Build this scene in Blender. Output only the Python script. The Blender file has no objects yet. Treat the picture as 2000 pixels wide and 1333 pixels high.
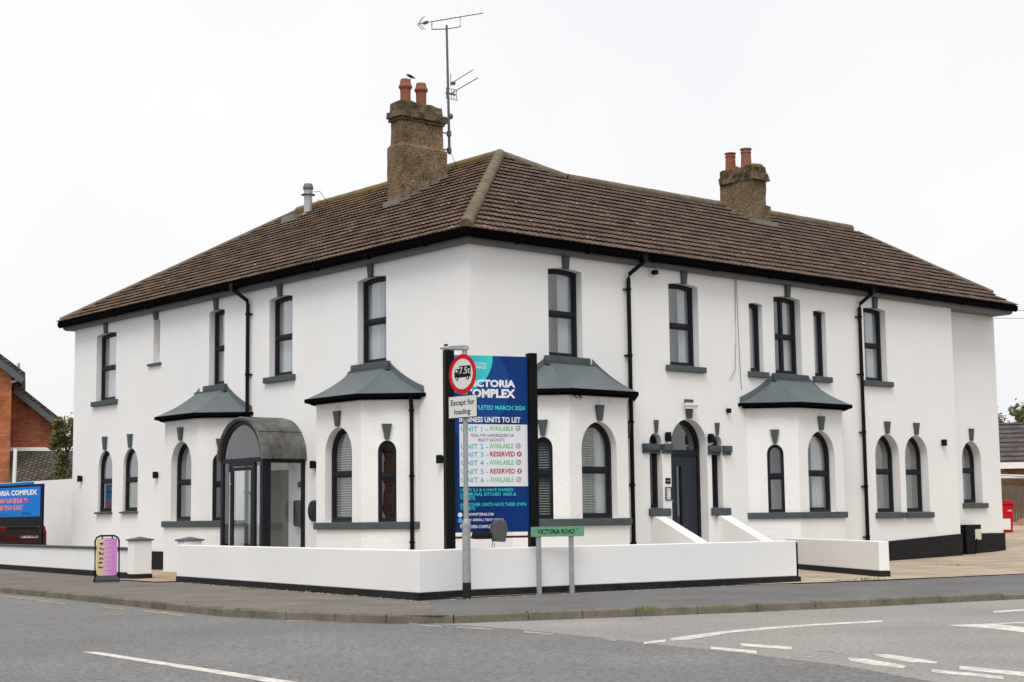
import bpy, bmesh, math, random
from mathutils import Vector as V, Matrix
from mathutils.geometry import tessellate_polygon
random.seed(7)
SC = bpy.context.scene
COL = SC.collection
# ------------------------------------------------------------------ camera
cd = bpy.data.cameras.new('camera'); cam = bpy.data.objects.new('camera', cd); COL.objects.link(cam)
CF = V((0.64840047, 0.75304031, 0.11183523)); CR = V((0.75862117, -0.65142114, -0.01201719)); CU = CR.cross(CF)
CO = V((-18.944, -23.262, 1.18))
m = Matrix.Identity(4)
for i in range(3):
    m[i][0] = CR[i]; m[i][1] = CU[i]; m[i][2] = -CF[i]; m[i][3] = CO[i]
cam.matrix_world = m
cd.sensor_width = 36; cd.lens = 3068.6 / 2000 * 36; cd.clip_end = 3000; cd.clip_start = .1
SC.camera = cam
# ------------------------------------------------------------------ light
SUN_EL, SUN_AZ = math.radians(58), math.radians(232)
w = bpy.data.worlds.new("World"); SC.world = w; w.use_nodes = True
nt = w.node_tree; N = nt.nodes; L = nt.links; N.clear()
wo = N.new('ShaderNodeOutputWorld'); bg = N.new('ShaderNodeBackground')
sky = N.new('ShaderNodeTexSky'); sky.sky_type = 'NISHITA'; sky.sun_disc = False
sky.sun_elevation = SUN_EL; sky.sun_rotation = SUN_AZ; sky.dust_density = 6; sky.air_density = 1
hs = N.new('ShaderNodeHueSaturation'); hs.inputs['Saturation'].default_value = .12
tc = N.new('ShaderNodeTexCoord'); nz = N.new('ShaderNodeTexNoise'); nz.inputs['Scale'].default_value = 2.2; nz.inputs['Detail'].default_value = 4
rp = N.new('ShaderNodeValToRGB')
rp.color_ramp.elements[0].position = .3; rp.color_ramp.elements[0].color = (7.5, 7.6, 7.8, 1)
rp.color_ramp.elements[1].position = .75; rp.color_ramp.elements[1].color = (8.7, 8.7, 8.7, 1)
mx = N.new('ShaderNodeMix'); mx.data_type = 'RGBA'; mx.inputs[0].default_value = .8
L.new(tc.outputs['Generated'], nz.inputs['Vector']); L.new(nz.outputs['Fac'], rp.inputs['Fac'])
L.new(sky.outputs[0], hs.inputs['Color']); L.new(hs.outputs[0], mx.inputs[6]); L.new(rp.outputs[0], mx.inputs[7])
L.new(mx.outputs[2], bg.inputs['Color']); bg.inputs['Strength'].default_value = .1
L.new(bg.outputs[0], wo.inputs[0])
sd = bpy.data.lights.new('sun', 'SUN'); so = bpy.data.objects.new('sun', sd); COL.objects.link(so)
sd.energy = 1.5; sd.angle = math.radians(30); sd.color = (1, .97, .93)
sdir = V((math.sin(SUN_AZ) * math.cos(SUN_EL), math.cos(SUN_AZ) * math.cos(SUN_EL), math.sin(SUN_EL)))
so.rotation_euler = sdir.to_track_quat('Z', 'Y').to_euler()
SC.view_settings.view_transform = 'Standard'; SC.view_settings.look = 'None'
SC.view_settings.exposure = 0.45; SC.view_settings.gamma = 1

# ------------------------------------------------------------------ materials
def lin(c):
    return tuple(((x / 255) / 12.92 if x / 255 <= .04045 else ((x / 255 + .055) / 1.055) ** 2.4) for x in c) + (1,)
def mat(name, col, rough=.7, metal=0, spec=.4, var=.0, vs=3., col2=None, bump=0, bs=60, fine=0, fs=150, coord='Object', stretch=None):
    """plain surface with low-frequency tone variation, fine speckle and bump"""
    M = bpy.data.materials.new(name); M.use_nodes = True; t = M.node_tree; n = t.nodes; l = t.links
    b = n['Principled BSDF']; b.inputs['Roughness'].default_value = rough; b.inputs['Metallic'].default_value = metal
    b.inputs['Specular IOR Level'].default_value = spec
    c = lin(col) if max(col) > 1 else tuple(col) + (1,)
    b.inputs['Base Color'].default_value = c
    tcn = n.new('ShaderNodeTexCoord'); src = tcn.outputs[coord]
    if stretch:
        mp = n.new('ShaderNodeMapping'); mp.inputs['Scale'].default_value = stretch; l.new(src, mp.inputs[0]); src = mp.outputs[0]
    if var or fine:
        c2 = (lin(col2) if col2 and max(col2) > 1 else tuple(x * (1 - var) for x in c[:3]) + (1,))
        no = n.new('ShaderNodeTexNoise'); no.inputs['Scale'].default_value = vs; no.inputs['Detail'].default_value = 6; no.inputs['Roughness'].default_value = .6
        l.new(src, no.inputs['Vector'])
        r = n.new('ShaderNodeValToRGB'); r.color_ramp.elements[0].position = .35; r.color_ramp.elements[1].position = .65
        r.color_ramp.elements[0].color = c; r.color_ramp.elements[1].color = c2
        l.new(no.outputs['Fac'], r.inputs[0]); out = r.outputs[0]
        if fine:
            n2 = n.new('ShaderNodeTexNoise'); n2.inputs['Scale'].default_value = fs; n2.inputs['Detail'].default_value = 2
            l.new(src, n2.inputs['Vector'])
            mr = n.new('ShaderNodeMapRange'); mr.inputs[1].default_value = .3; mr.inputs[2].default_value = .7
            mr.inputs[3].default_value = 1 - fine; mr.inputs[4].default_value = 1 + fine
            l.new(n2.outputs['Fac'], mr.inputs[0])
            vm = n.new('ShaderNodeVectorMath'); vm.operation = 'SCALE'; l.new(out, vm.inputs[0]); l.new(mr.outputs[0], vm.inputs['Scale']); out = vm.outputs[0]
        l.new(out, b.inputs['Base Color'])
    if bump:
        n3 = n.new('ShaderNodeTexNoise'); n3.inputs['Scale'].default_value = bs; n3.inputs['Detail'].default_value = 4; l.new(src, n3.inputs['Vector'])
        bp = n.new('ShaderNodeBump'); bp.inputs['Strength'].default_value = 1; bp.inputs['Distance'].default_value = bump
        l.new(n3.outputs['Fac'], bp.inputs['Height']); l.new(bp.outputs[0], b.inputs['Normal'])
    return M
def glass(name, tint=(.9, .95, .95), gain=2.6):
    M = bpy.data.materials.new(name); M.use_nodes = True; t = M.node_tree; n = t.nodes; l = t.links; n.clear()
    o = n.new('ShaderNodeOutputMaterial'); f = n.new('ShaderNodeMath'); f.operation = 'MULTIPLY_ADD'; f.inputs[1].default_value = .96; f.inputs[2].default_value = .045; lw = n.new('ShaderNodeLayerWeight'); lw.inputs[0].default_value = .5; pw = n.new('ShaderNodeMath'); pw.operation = 'POWER'; pw.inputs[1].default_value = 4.; l.new(lw.outputs['Facing'], pw.inputs[0]); l.new(pw.outputs[0], f.inputs[0])
    mu = n.new('ShaderNodeMath'); mu.operation = 'MULTIPLY'; mu.inputs[1].default_value = gain; mu.use_clamp = True
    g = n.new('ShaderNodeBsdfGlossy'); g.inputs['Roughness'].default_value = .01; g.inputs['Color'].default_value = (.95, .97, 1, 1)
    no = n.new('ShaderNodeTexNoise'); no.inputs['Scale'].default_value = 1.3; bp = n.new('ShaderNodeBump'); bp.inputs['Strength'].default_value = .5; bp.inputs['Distance'].default_value = .003
    tcn = n.new('ShaderNodeTexCoord'); l.new(tcn.outputs['Object'], no.inputs['Vector']); l.new(no.outputs['Fac'], bp.inputs['Height']); l.new(bp.outputs[0], g.inputs['Normal'])
    tr = n.new('ShaderNodeBsdfTransparent'); tr.inputs[0].default_value = tint + (1,)
    mxn = n.new('ShaderNodeMixShader'); l.new(f.outputs[0], mu.inputs[0]); l.new(mu.outputs[0], mxn.inputs[0])
    l.new(tr.outputs[0], mxn.inputs[1]); l.new(g.outputs[0], mxn.inputs[2]); l.new(mxn.outputs[0], o.inputs[0])
    return M
def brick(name, c1, c2, mortar, bw=.225, bh=.075, ms=.012, bump=.004, rough=.85, lichen=None):
    M = bpy.data.materials.new(name); M.use_nodes = True; t = M.node_tree; n = t.nodes; l = t.links
    b = n['Principled BSDF']; b.inputs['Roughness'].default_value = rough; b.inputs['Specular IOR Level'].default_value = .3
    uv = n.new('ShaderNodeUVMap'); br = n.new('ShaderNodeTexBrick'); l.new(uv.outputs[0], br.inputs['Vector'])
    br.inputs['Color1'].default_value = lin(c1); br.inputs['Color2'].default_value = lin(c2); br.inputs['Mortar'].default_value = lin(mortar)
    br.inputs['Scale'].default_value = 1; br.inputs['Mortar Size'].default_value = ms; br.inputs['Brick Width'].default_value = bw; br.inputs['Row Height'].default_value = bh
    br.inputs['Mortar Smooth'].default_value = .2
    no = n.new('ShaderNodeTexNoise'); no.inputs['Scale'].default_value = 1.7; no.inputs['Detail'].default_value = 6; l.new(uv.outputs[0], no.inputs['Vector'])
    mr = n.new('ShaderNodeMapRange'); mr.inputs[1].default_value = .3; mr.inputs[2].default_value = .7; mr.inputs[3].default_value = .65; mr.inputs[4].default_value = 1.25
    l.new(no.outputs['Fac'], mr.inputs[0]); vm = n.new('ShaderNodeVectorMath'); vm.operation = 'SCALE'
    l.new(br.outputs['Color'], vm.inputs[0]); l.new(mr.outputs[0], vm.inputs['Scale']); l.new(vm.outputs[0], b.inputs['Base Color'])
    bp = n.new('ShaderNodeBump'); bp.inputs['Distance'].default_value = bump; bp.invert = True; l.new(br.outputs['Fac'], bp.inputs['Height']); l.new(bp.outputs[0], b.inputs['Normal'])
    return M
def tile_mat(name, cA, cB, lichen):
    """concrete roof tiles: one tone per tile (by its number), mottling, pale lichen specks and yellow lichen towards the ridge"""
    M = bpy.data.materials.new(name); M.use_nodes = True; t = M.node_tree; n = t.nodes; l = t.links
    b = n['Principled BSDF']; b.inputs['Roughness'].default_value = .95; b.inputs['Specular IOR Level'].default_value = .15
    uv = n.new('ShaderNodeUVMap'); sx = n.new('ShaderNodeSeparateXYZ'); l.new(uv.outputs[0], sx.inputs[0])
    def fl(s, d):
        a = n.new('ShaderNodeMath'); a.operation = 'DIVIDE'; a.inputs[1].default_value = d; l.new(s, a.inputs[0])
        c = n.new('ShaderNodeMath'); c.operation = 'FLOOR'; l.new(a.outputs[0], c.inputs[0]); return c.outputs[0]
    cx = n.new('ShaderNodeCombineXYZ'); l.new(fl(sx.outputs[0], .3), cx.inputs[0]); l.new(fl(sx.outputs[1], .3301), cx.inputs[1])
    wn = n.new('ShaderNodeTexWhiteNoise'); wn.noise_dimensions = '2D'; l.new(cx.outputs[0], wn.inputs['Vector'])
    r1 = n.new('ShaderNodeValToRGB'); e = r1.color_ramp.elements; e[0].color = lin(cA); e[1].color = lin(cB); e[0].position = 0; e[1].position = .985
    e.new(.995).color = lin((104, 80, 72)); l.new(wn.outputs['Value'], r1.inputs[0])
    no = n.new('ShaderNodeTexNoise'); no.inputs['Scale'].default_value = 9; no.inputs['Detail'].default_value = 8; no.inputs['Roughness'].default_value = .7; l.new(uv.outputs[0], no.inputs['Vector'])
    mr = n.new('ShaderNodeMapRange'); mr.inputs[1].default_value = .3; mr.inputs[2].default_value = .7; mr.inputs[3].default_value = .6; mr.inputs[4].default_value = 1.4; l.new(no.outputs['Fac'], mr.inputs[0])
    vm = n.new('ShaderNodeVectorMath'); vm.operation = 'SCALE'; l.new(r1.outputs[0], vm.inputs[0]); l.new(mr.outputs[0], vm.inputs['Scale'])
    # pale specks
    vo = n.new('ShaderNodeTexVoronoi'); vo.inputs['Scale'].default_value = 5; l.new(uv.outputs[0], vo.inputs['Vector'])
    lt = n.new('ShaderNodeMath'); lt.operation = 'LESS_THAN'; l.new(vo.outputs['Distance'], lt.inputs[0])
    sc_ = n.new('ShaderNodeSeparateColor'); l.new(vo.outputs['Color'], sc_.inputs[0])
    th = n.new('ShaderNodeMapRange'); th.inputs[1].default_value = .55; th.inputs[2].default_value = 1; th.inputs[3].default_value = 0; th.inputs[4].default_value = .16; l.new(sc_.outputs[0], th.inputs[0]); l.new(th.outputs[0], lt.inputs[1])
    m1 = n.new('ShaderNodeMix'); m1.data_type = 'RGBA'; l.new(lt.outputs[0], m1.inputs[0]); l.new(vm.outputs[0], m1.inputs[6]); m1.inputs[7].default_value = lin((170, 160, 150))
    # yellow lichen: patches, denser near the ridge (v large) where lichen weight says so
    n4 = n.new('ShaderNodeTexNoise'); n4.inputs['Scale'].default_value = 1.1; n4.inputs['Detail'].default_value = 9; n4.inputs['Roughness'].default_value = .75; l.new(uv.outputs[0], n4.inputs['Vector'])
    hv = n.new('ShaderNodeMapRange'); hv.inputs[1].default_value = 2.; hv.inputs[2].default_value = 6.8; hv.inputs[3].default_value = -.1; hv.inputs[4].default_value = lichen; l.new(sx.outputs[1], hv.inputs[0])
    ad = n.new('ShaderNodeMath'); ad.operation = 'ADD'; l.new(n4.outputs['Fac'], ad.inputs[0]); l.new(hv.outputs[0], ad.inputs[1])
    r2 = n.new('ShaderNodeMapRange'); r2.inputs[1].default_value = .58; r2.inputs[2].default_value = .74; r2.inputs[3].default_value = 0; r2.inputs[4].default_value = .75; l.new(ad.outputs[0], r2.inputs[0])
    m2 = n.new('ShaderNodeMix'); m2.data_type = 'RGBA'; l.new(r2.outputs[0], m2.inputs[0]); l.new(m1.outputs[2], m2.inputs[6]); m2.inputs[7].default_value = lin((122, 98, 58))
    l.new(m2.outputs[2], b.inputs['Base Color'])
    bp = n.new('ShaderNodeBump'); bp.inputs['Distance'].default_value = .004; nb = n.new('ShaderNodeTexNoise'); nb.inputs['Scale'].default_value = 60; l.new(uv.outputs[0], nb.inputs['Vector']); l.new(nb.outputs['Fac'], bp.inputs['Height']); l.new(bp.outputs[0], b.inputs['Normal'])
    return M
def grad_mat(name, stops, axis=0, rough=.4):
    M = bpy.data.materials.new(name); M.use_nodes = True; t = M.node_tree; n = t.nodes; l = t.links
    b = n['Principled BSDF']; b.inputs['Roughness'].default_value = rough; b.inputs['Specular IOR Level'].default_value = .15
    uv = n.new('ShaderNodeUVMap'); sx = n.new('ShaderNodeSeparateXYZ'); l.new(uv.outputs[0], sx.inputs[0])
    r = n.new('ShaderNodeValToRGB'); e = r.color_ramp.elements
    e[0].position = stops[0][0]; e[0].color = lin(stops[0][1]); e[1].position = stops[-1][0]; e[1].color = lin(stops[-1][1])
    for p, c in stops[1:-1]: e.new(p).color = lin(c)
    l.new(sx.outputs[axis], r.inputs[0]); l.new(r.outputs[0], b.inputs['Base Color']); return M

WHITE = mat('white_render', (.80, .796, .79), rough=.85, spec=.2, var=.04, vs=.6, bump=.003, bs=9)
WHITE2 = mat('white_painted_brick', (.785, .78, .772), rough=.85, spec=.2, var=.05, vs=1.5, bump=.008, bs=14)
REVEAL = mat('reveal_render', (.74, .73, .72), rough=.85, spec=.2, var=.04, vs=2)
PLINTHM = brick('black_painted_brick', (15, 15, 17), (24, 24, 27), (5, 5, 6), bump=.008, rough=.7)
BLACKP = mat('black_plinth_paint', (.012, .012, .013), spec=.15, rough=.75, var=-.9, vs=6, fine=.3, fs=40)
GREYP = mat('grey_stone_paint', (.072, .088, .096), rough=.6, spec=.25, var=.22, vs=4, bump=.004, bs=12)
BAYROOF = mat('grey_roof_membrane', (.105, .128, .138), rough=.45, var=.14, vs=2.5)
FASC = mat('dark_grey_fascia', (.10, .105, .118), rough=.5, spec=.25, var=.12, vs=2)
GUT = mat('gutter_black', (.003, .003, .004), rough=.9, spec=.02)
BLK = mat('black_plastic', (.004, .004, .005), rough=.5, spec=.12)
FRAME = mat('anthracite_frame', (.012, .014, .020), rough=.45, spec=.18)
DOORM = mat('anthracite_door', (.022, .028, .042), rough=.4, spec=.2)
TILE_L = tile_mat('roof_tiles_left', (76, 61, 50), (104, 86, 72), .14)
TILE_R = tile_mat('roof_tiles_right', (80, 66, 58), (98, 82, 73), .02)
RIDGE = mat('ridge_tile', (122, 107, 95), rough=.95, spec=.1, var=.3, vs=3, col2=(98, 88, 68), bump=.02, bs=25, fine=.3, fs=60)
ROUGHCAST = mat('roughcast', (132, 111, 88), rough=.95, spec=.1, var=.3, vs=2.2, col2=(100, 86, 66), bump=.03, bs=35, fine=.5, fs=22)
CAPSTONE = mat('mossy_cap', (114, 98, 76), rough=.95, spec=.1, vs=5, col2=(62, 58, 44), var=.2, bump=.03, bs=20, fine=.4, fs=30)
MOSSY = mat('yellow_moss', (136, 112, 44), rough=1, spec=.1, vs=9, col2=(72, 66, 38), var=.2, bump=.03, bs=30, fine=.4, fs=40)
TERRA = mat('terracotta', (142, 84, 66), rough=.85, spec=.2, vs=6, col2=(128, 84, 66), var=.3, fine=.15, fs=50)
TERRA2 = mat('terracotta_pale', (150, 98, 76), rough=.85, spec=.2, vs=6, col2=(108, 78, 66), var=.3, fine=.2, fs=50)
LEAD = mat('lead_sheet', (104, 105, 102), rough=.55, metal=.1, vs=3.2, col2=(74, 70, 62), var=.3, bump=.012, bs=7, fine=.2, fs=14, stretch=(1, 1, .5))
FLASH = mat('lead_flashing', (124, 120, 114), rough=.7, var=.2, vs=5)
GALV = mat('galvanised_steel', (.36, .37, .38), rough=.5, metal=.35, var=.2, vs=12, fine=.08, fs=60)
ALU = mat('aged_aluminium', (.12, .12, .125), rough=.5, metal=.5)
STEELF = mat('flue_steel', (.42, .43, .46), rough=.4, metal=.4, var=.1, vs=5)
FLUECAP = mat('flue_cap', (.13, .13, .13), rough=.5)
GLASS = glass('window_glass')
GLASSD = glass('porch_glass', gain=1.8)
ROOM = mat('room_plaster', (.36, .37, .38), rough=.9)
ROOMG = mat('room_sage', (.36, .37, .33), rough=.9)
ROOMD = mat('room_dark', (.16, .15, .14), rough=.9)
CURT = mat('net_curtain', (.52, .52, .54), rough=.9, spec=.1)
CURT_REFL = mat('curtain_sky_reflection', (.27, .27, .40), rough=.9, spec=.1)  # lilac is the sky's reflection in the panes, painted into the cloth colour
BLIND = mat('blind_slats', (.50, .47, .40), rough=.5)
BLINDB = mat('blind_slats_brown', (.05, .028, .02), rough=.5)
ROAD = mat('road_asphalt', (118, 116, 116), rough=.9, spec=.25, vs=.35, col2=(107, 105, 105), var=.1, bump=.007, bs=40, fine=.33, fs=26)
ROAD2 = mat('side_road_asphalt', (143, 140, 135), rough=.9, spec=.25, vs=.5, col2=(132, 128, 124), var=.1, bump=.005, bs=50, fine=.24, fs=20)
PAVE_L = mat('old_pavement', (119, 112, 106), rough=.95, spec=.2, vs=.9, col2=(102, 96, 90), var=.15, bump=.006, bs=60, fine=.35, fs=28)
PAVE_R = mat('new_pavement', (106, 104, 104), rough=.9, spec=.25, vs=.8, col2=(94, 92, 92), var=.1, bump=.004, bs=60, fine=.28, fs=30)
KERBM = mat('kerb_concrete', (122, 115, 104), rough=.95, spec=.2, vs=2, col2=(96, 89, 78), var=.2, bump=.006, bs=40, fine=.2, fs=50)
CONC = mat('yard_concrete', (178, 162, 142), rough=.95, spec=.2, vs=.8, col2=(148, 134, 116), var=.2, bump=.005, bs=30, fine=.14, fs=40)
PAVER = mat('sandstone_paving', (172, 146, 118), rough=.95, spec=.2, vs=1.4, col2=(150, 134, 112), var=.2, fine=.1, fs=40)
MARK = mat('road_paint', (210, 205, 197), rough=.75, vs=6, col2=(172, 168, 161), var=.3, fine=.25, fs=25)
MARKF = mat('worn_road_paint', (158, 156, 154), rough=.8, vs=7, col2=(112, 110, 110), var=.3, fine=.25, fs=30)
YEL = mat('worn_yellow_paint', (164, 140, 108), rough=.85, vs=5, col2=(112, 104, 96), var=.3, fine=.2, fs=30)
GRASS = mat('grass_blades', (96, 112, 44), rough=.8, vs=6, col2=(134, 136, 66), var=.2)
LEAF = mat('leaves', (.085, .10, .03), rough=.6, spec=.3, vs=1.5, col2=(112, 108, 56), var=.3)
LEAF2 = mat('leaves_pale', (.10, .12, .04), rough=.6, spec=.3, vs=1.5, col2=(104, 98, 62), var=.3)
BARK = mat('bark', (74, 62, 50), rough=.9, var=.3, vs=6)
WHITEPL = mat('white_plastic', (.74, .74, .72), rough=.5)
CREAM = mat('cream_plastic', (.62, .58, .47), rough=.5)
def flat(name, c, rough=.6): return mat(name, c, rough=rough, spec=.15)

# ------------------------------------------------------------------ mesh builder
class MB:
    def __init__(s): s.v = []; s.f = []; s.mi = []; s.uv = {}
    def add(s, vs, fs, mi=0):
        o = len(s.v); s.v += [tuple(x) for x in vs]
        for f in fs: s.f.append(tuple(i + o for i in f)); s.mi.append(mi)
        return s
    def box(s, fr, a0, a1, b0, b1, c0, c1, mi=0):
        p = [fr(a, b, c) for c in (c0, c1) for b in (b0, b1) for a in (a0, a1)]
        return s.add(p, [(0, 2, 3, 1), (4, 5, 7, 6), (0, 1, 5, 4), (2, 6, 7, 3), (0, 4, 6, 2), (1, 3, 7, 5)], mi)
    def prism(s, fr, poly, c0, c1, holes=(), mi=0, back=True):
        """polygon (a,b) with holes in the frame's plane, from depth c0 to c1 (c1 = visible front)"""
        loops = [poly] + list(holes); flat_ = [q for lp in loops for q in lp]
        tr = tessellate_polygon([[V((x, y, 0)) for x, y in lp] for lp in loops])
        n = len(flat_)
        vs = [fr(x, y, c1) for x, y in flat_] + [fr(x, y, c0) for x, y in flat_]
        fs = [t for t in tr] + ([tuple(i + n for i in reversed(t)) for t in tr] if back else [])
        k = 0
        for lp in loops:
            m_ = len(lp)
            for i in range(m_):
                j = (i + 1) % m_; fs.append((k + i, k + j, k + j + n, k + i + n))
            k += m_
        return s.add(vs, fs, mi)
    def tube(s, pts, r, n=8, mi=0, cap=True):
        pts = [V(p) for p in pts]; rs = r if isinstance(r, (list, tuple)) else [r] * len(pts)
        rings = []; up = V((0, 0, 1))
        for i, p in enumerate(pts):
            d = (pts[min(i + 1, len(pts) - 1)] - pts[max(i - 1, 0)]).normalized()
            x = d.cross(up)
            if x.length < .05: x = d.cross(V((1, 0, 0)))
            x.normalize(); y = x.cross(d)
            rings.append([p + (x * math.cos(2 * math.pi * k / n) + y * math.sin(2 * math.pi * k / n)) * rs[i] for k in range(n)])
        vs = [q for r_ in rings for q in r_]; fs = []
        for i in range(len(rings) - 1):
            for k in range(n):
                fs.append((i * n + k, i * n + (k + 1) % n, (i + 1) * n + (k + 1) % n, (i + 1) * n + k))
        if cap: fs += [tuple(range(n))[::-1], tuple((len(rings) - 1) * n + k for k in range(n))]
        return s.add(vs, fs, mi)
    def lathe(s, c, prof, n=16, mi=0):
        c = V(c); vs = []; fs = []
        for r, z in prof:
            vs += [c + V((r * math.cos(2 * math.pi * k / n), r * math.sin(2 * math.pi * k / n), z)) for k in range(n)]
        for i in range(len(prof) - 1):
            for k in range(n):
                fs.append((i * n + k, i * n + (k + 1) % n, (i + 1) * n + (k + 1) % n, (i + 1) * n + k))
        fs += [tuple(range(n))[::-1], tuple((len(prof) - 1) * n + k for k in range(n))]
        return s.add(vs, fs, mi)
    def build(s, name, mats, parent=None, smooth=False, bevel=0, uvs=None, loc=None):
        me = bpy.data.meshes.new(name)
        off = V(loc) if loc is not None else V((0, 0, 0))
        me.from_pydata([tuple(V(v) - off) for v in s.v], [], s.f)
        for mm in (mats if isinstance(mats, (list, tuple)) else [mats]): me.materials.append(mm)
        for p, mi in zip(me.polygons, s.mi): p.material_index = mi; p.use_smooth = smooth
        bm = bmesh.new(); bm.from_mesh(me)
        if not uvs: bmesh.ops.recalc_face_normals(bm, faces=bm.faces)
        lay = bm.loops.layers.uv.new('UVMap')
        for f in bm.faces:
            nn = f.normal
            if uvs:
                for lp in f.loops: lp[lay].uv = uvs[lp.vert.index]
                continue
            if abs(nn.z) > .75: t, b = V((1, 0, 0)), V((0, 1, 0))
            else:
                t = V((0, 0, 1)).cross(nn).normalized(); b = nn.cross(t)
            for lp in f.loops:
                co = lp.vert.co + off; lp[lay].uv = (co.dot(t), co.dot(b))
        bm.to_mesh(me); bm.free()
        o = bpy.data.objects.new(name, me); COL.objects.link(o); o.location = off
        if parent is not None: attach(o, parent)
        if bevel:
            bv = o.modifiers.new('bevel', 'BEVEL'); bv.width = bevel; bv.segments = 2; bv.limit_method = 'ANGLE'
        return o
def wloc(o):
    l_ = V(o.location)
    while o.parent: o = o.parent; l_ = l_ + V(o.location)
    return l_
def attach(o, parent):
    # everything here is unrotated, so a child only needs its offset to the parent
    pl = wloc(parent); o.parent = parent; o.location = V(o.location) - pl
def thing(name, label, cat, loc, group=None):
    o = bpy.data.objects.new(name, None); COL.objects.link(o); o.location = loc; o.empty_display_size = .2
    o['label'] = label; o['category'] = cat
    if group: o['group'] = group
    return o
def tag(o, label, cat, group=None, kind=None):
    if label: o['label'] = label
    if cat: o['category'] = cat
    if group: o['group'] = group
    if kind: o['kind'] = kind
    return o
def structure(o): o['kind'] = 'structure'; return o
def frame(o, u, v, n):
    o, u, v, n = V(o), V(u), V(v), V(n)
    return lambda a, b, c=0: o + u * a + v * b + n * c
WORLD = frame((0, 0, 0), (1, 0, 0), (0, 1, 0), (0, 0, 1))
FL = frame((0, 0, 0), (0, 1, 0), (0, 0, 1), (-1, 0, 0))       # left front: a = y, b = z, c = outwards
FR = frame((0, 0, 0), (1, 0, 0), (0, 0, 1), (0, -1, 0))       # right front: a = x, b = z, c = outwards
FR2 = frame((0, .4, 0), (1, 0, 0), (0, 0, 1), (0, -1, 0))     # set-back end of the right front

def arch(a0, a1, b0, top, ry=None, n=14):
    """opening outline: straight sides and an arched head"""
    r = (a1 - a0) / 2; ry = ry or r * 1.08; cx = (a0 + a1) / 2; sp = top - ry
    return [(a0, b0), (a1, b0)] + [(cx + r * math.cos(math.pi * k / n), sp + ry * math.sin(math.pi * k / n)) for k in range(n + 1)]
def rect(a0, a1, b0, b1): return [(a0, b0), (a1, b0), (a1, b1), (a0, b1)]
def seg_head(a0, a1, b0, b1, rise=.05, n=6):
    return [(a0, b0), (a1, b0)] + [(a1 + (a0 - a1) * k / n, b1 - rise + rise * math.sin(math.pi * k / n)) for k in range(n + 1)]

# =====================================================================================================
# THE WHITE CORNER BUILDING
# =====================================================================================================
B = thing('corner_building', 'large two storey white rendered building with grey trim on the street corner', 'building', (0, 0, 0))
ZE = 6.47                                      # top of the walls
windows = []                                   # (frame fn, outline, spec) collected, built below
def hole(walls, fr, poly, **k): walls.append(poly); windows.append((fr, poly, k)); return poly
HL, HR, HR2 = [], [], []
# upper floor, left front (a = y)
def upper(H, fr, a0, a1, **k): hole(H, fr, seg_head(a0, a1, 4.40, 6.22), kind='sash', sill=(a0 - .14, a1 + .14, 4.27, 4.40), key=(6.2, 6.47, .16, .14), **k)
upper(HL, FL, 14.72, 15.86, depth=.15, cur=[(.0, .55, 1), (.5, 1, 0)])
upper(HL, FL, 9.16, 9.88, depth=.15, cur=[(.0, .55, 1), (.5, 1, 0)])
upper(HL, FL, 6.22, 7.18, depth=.15, cur=[(.0, .55, 1), (.5, 1, 0)])
upper(HL, FL, 2.69, 3.71, depth=.15, cur=[(.0, .55, 1), (.5, 1, 0)])
upper(HR, FR, 2.06, 2.99, depth=.165, cur=[(.6, 1, 0)])
upper(HR, FR, 5.56, 6.49, depth=.165, cur=[(.68, 1, 0)])
upper(HR, FR, 9.05, 10.01, four=True, depth=.165, cur=[(.5, 1, 0)])
upper(HR, FR, 12.42, 13.31, depth=.165, cur=[(.55, 1, 0)])
for a0, a1 in ((8.18, 8.64), (10.48, 10.94)):
    hole(HR, FR, seg_head(a0, a1, 4.40, 5.98, .03), kind='single', depth=.12, sill=(a0 - .1, a1 + .1, 4.27, 4.40), cur=[(.3, 1, 0)])
# arched ground floor windows in the flat walls
for a0, a1, nm in ((12.69, 13.67, ''), (13.9, 14.87, '')):
    hole(HR, FR, arch(a0, a1, 1.2, 3.11, .54), kind='arch', tr=2.2, sill=(a0 - .08, a1 + .07, 1.06, 1.2), key=(3.12, 3.42, .2, .1), room=ROOMG)
hole(HR2, FR2, arch(16.97, 17.86, 1.42, 3.05, .5), kind='arch', tr=2.28, sill=(16.91, 18.0, 1.29, 1.42), key=(3.06, 3.38, .17, .1), room=ROOMG)
for a0, a1 in ((14.83, 15.64), (13.41, 14.22)):
    hole(HL, FL, arch(a0, a1, 1.46, 3.08, .5), kind='arch', tr=2.27, sill=(a0 - .04, a1 + .04, 1.41, 1.46), key=(3.09, 3.44, .2, .12), depth=.07, room=ROOMG, poster=True)
# slot windows and the arched doorway
for a0, a1 in ((4.87, 5.25), (6.8, 7.15)):
    hole(HR, FR, arch(a0, a1, 1.34, 2.93, .2), kind='single', depth=.15, fw=.055, sill=((a0 - .06, a1 + .16, 1.18, 1.34)), key=(2.93, 3.2, .09, .045), dark=True)
DOOR = arch(5.52, 6.66, .35, 3.26, .58)
HR.append(DOOR)
NICHE = rect(12.33, 12.68, 5.17, 6.27); HL.append(NICHE)
PDOOR = rect(6.35, 7.3, .12, 2.3); HL.append(PDOOR)

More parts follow.
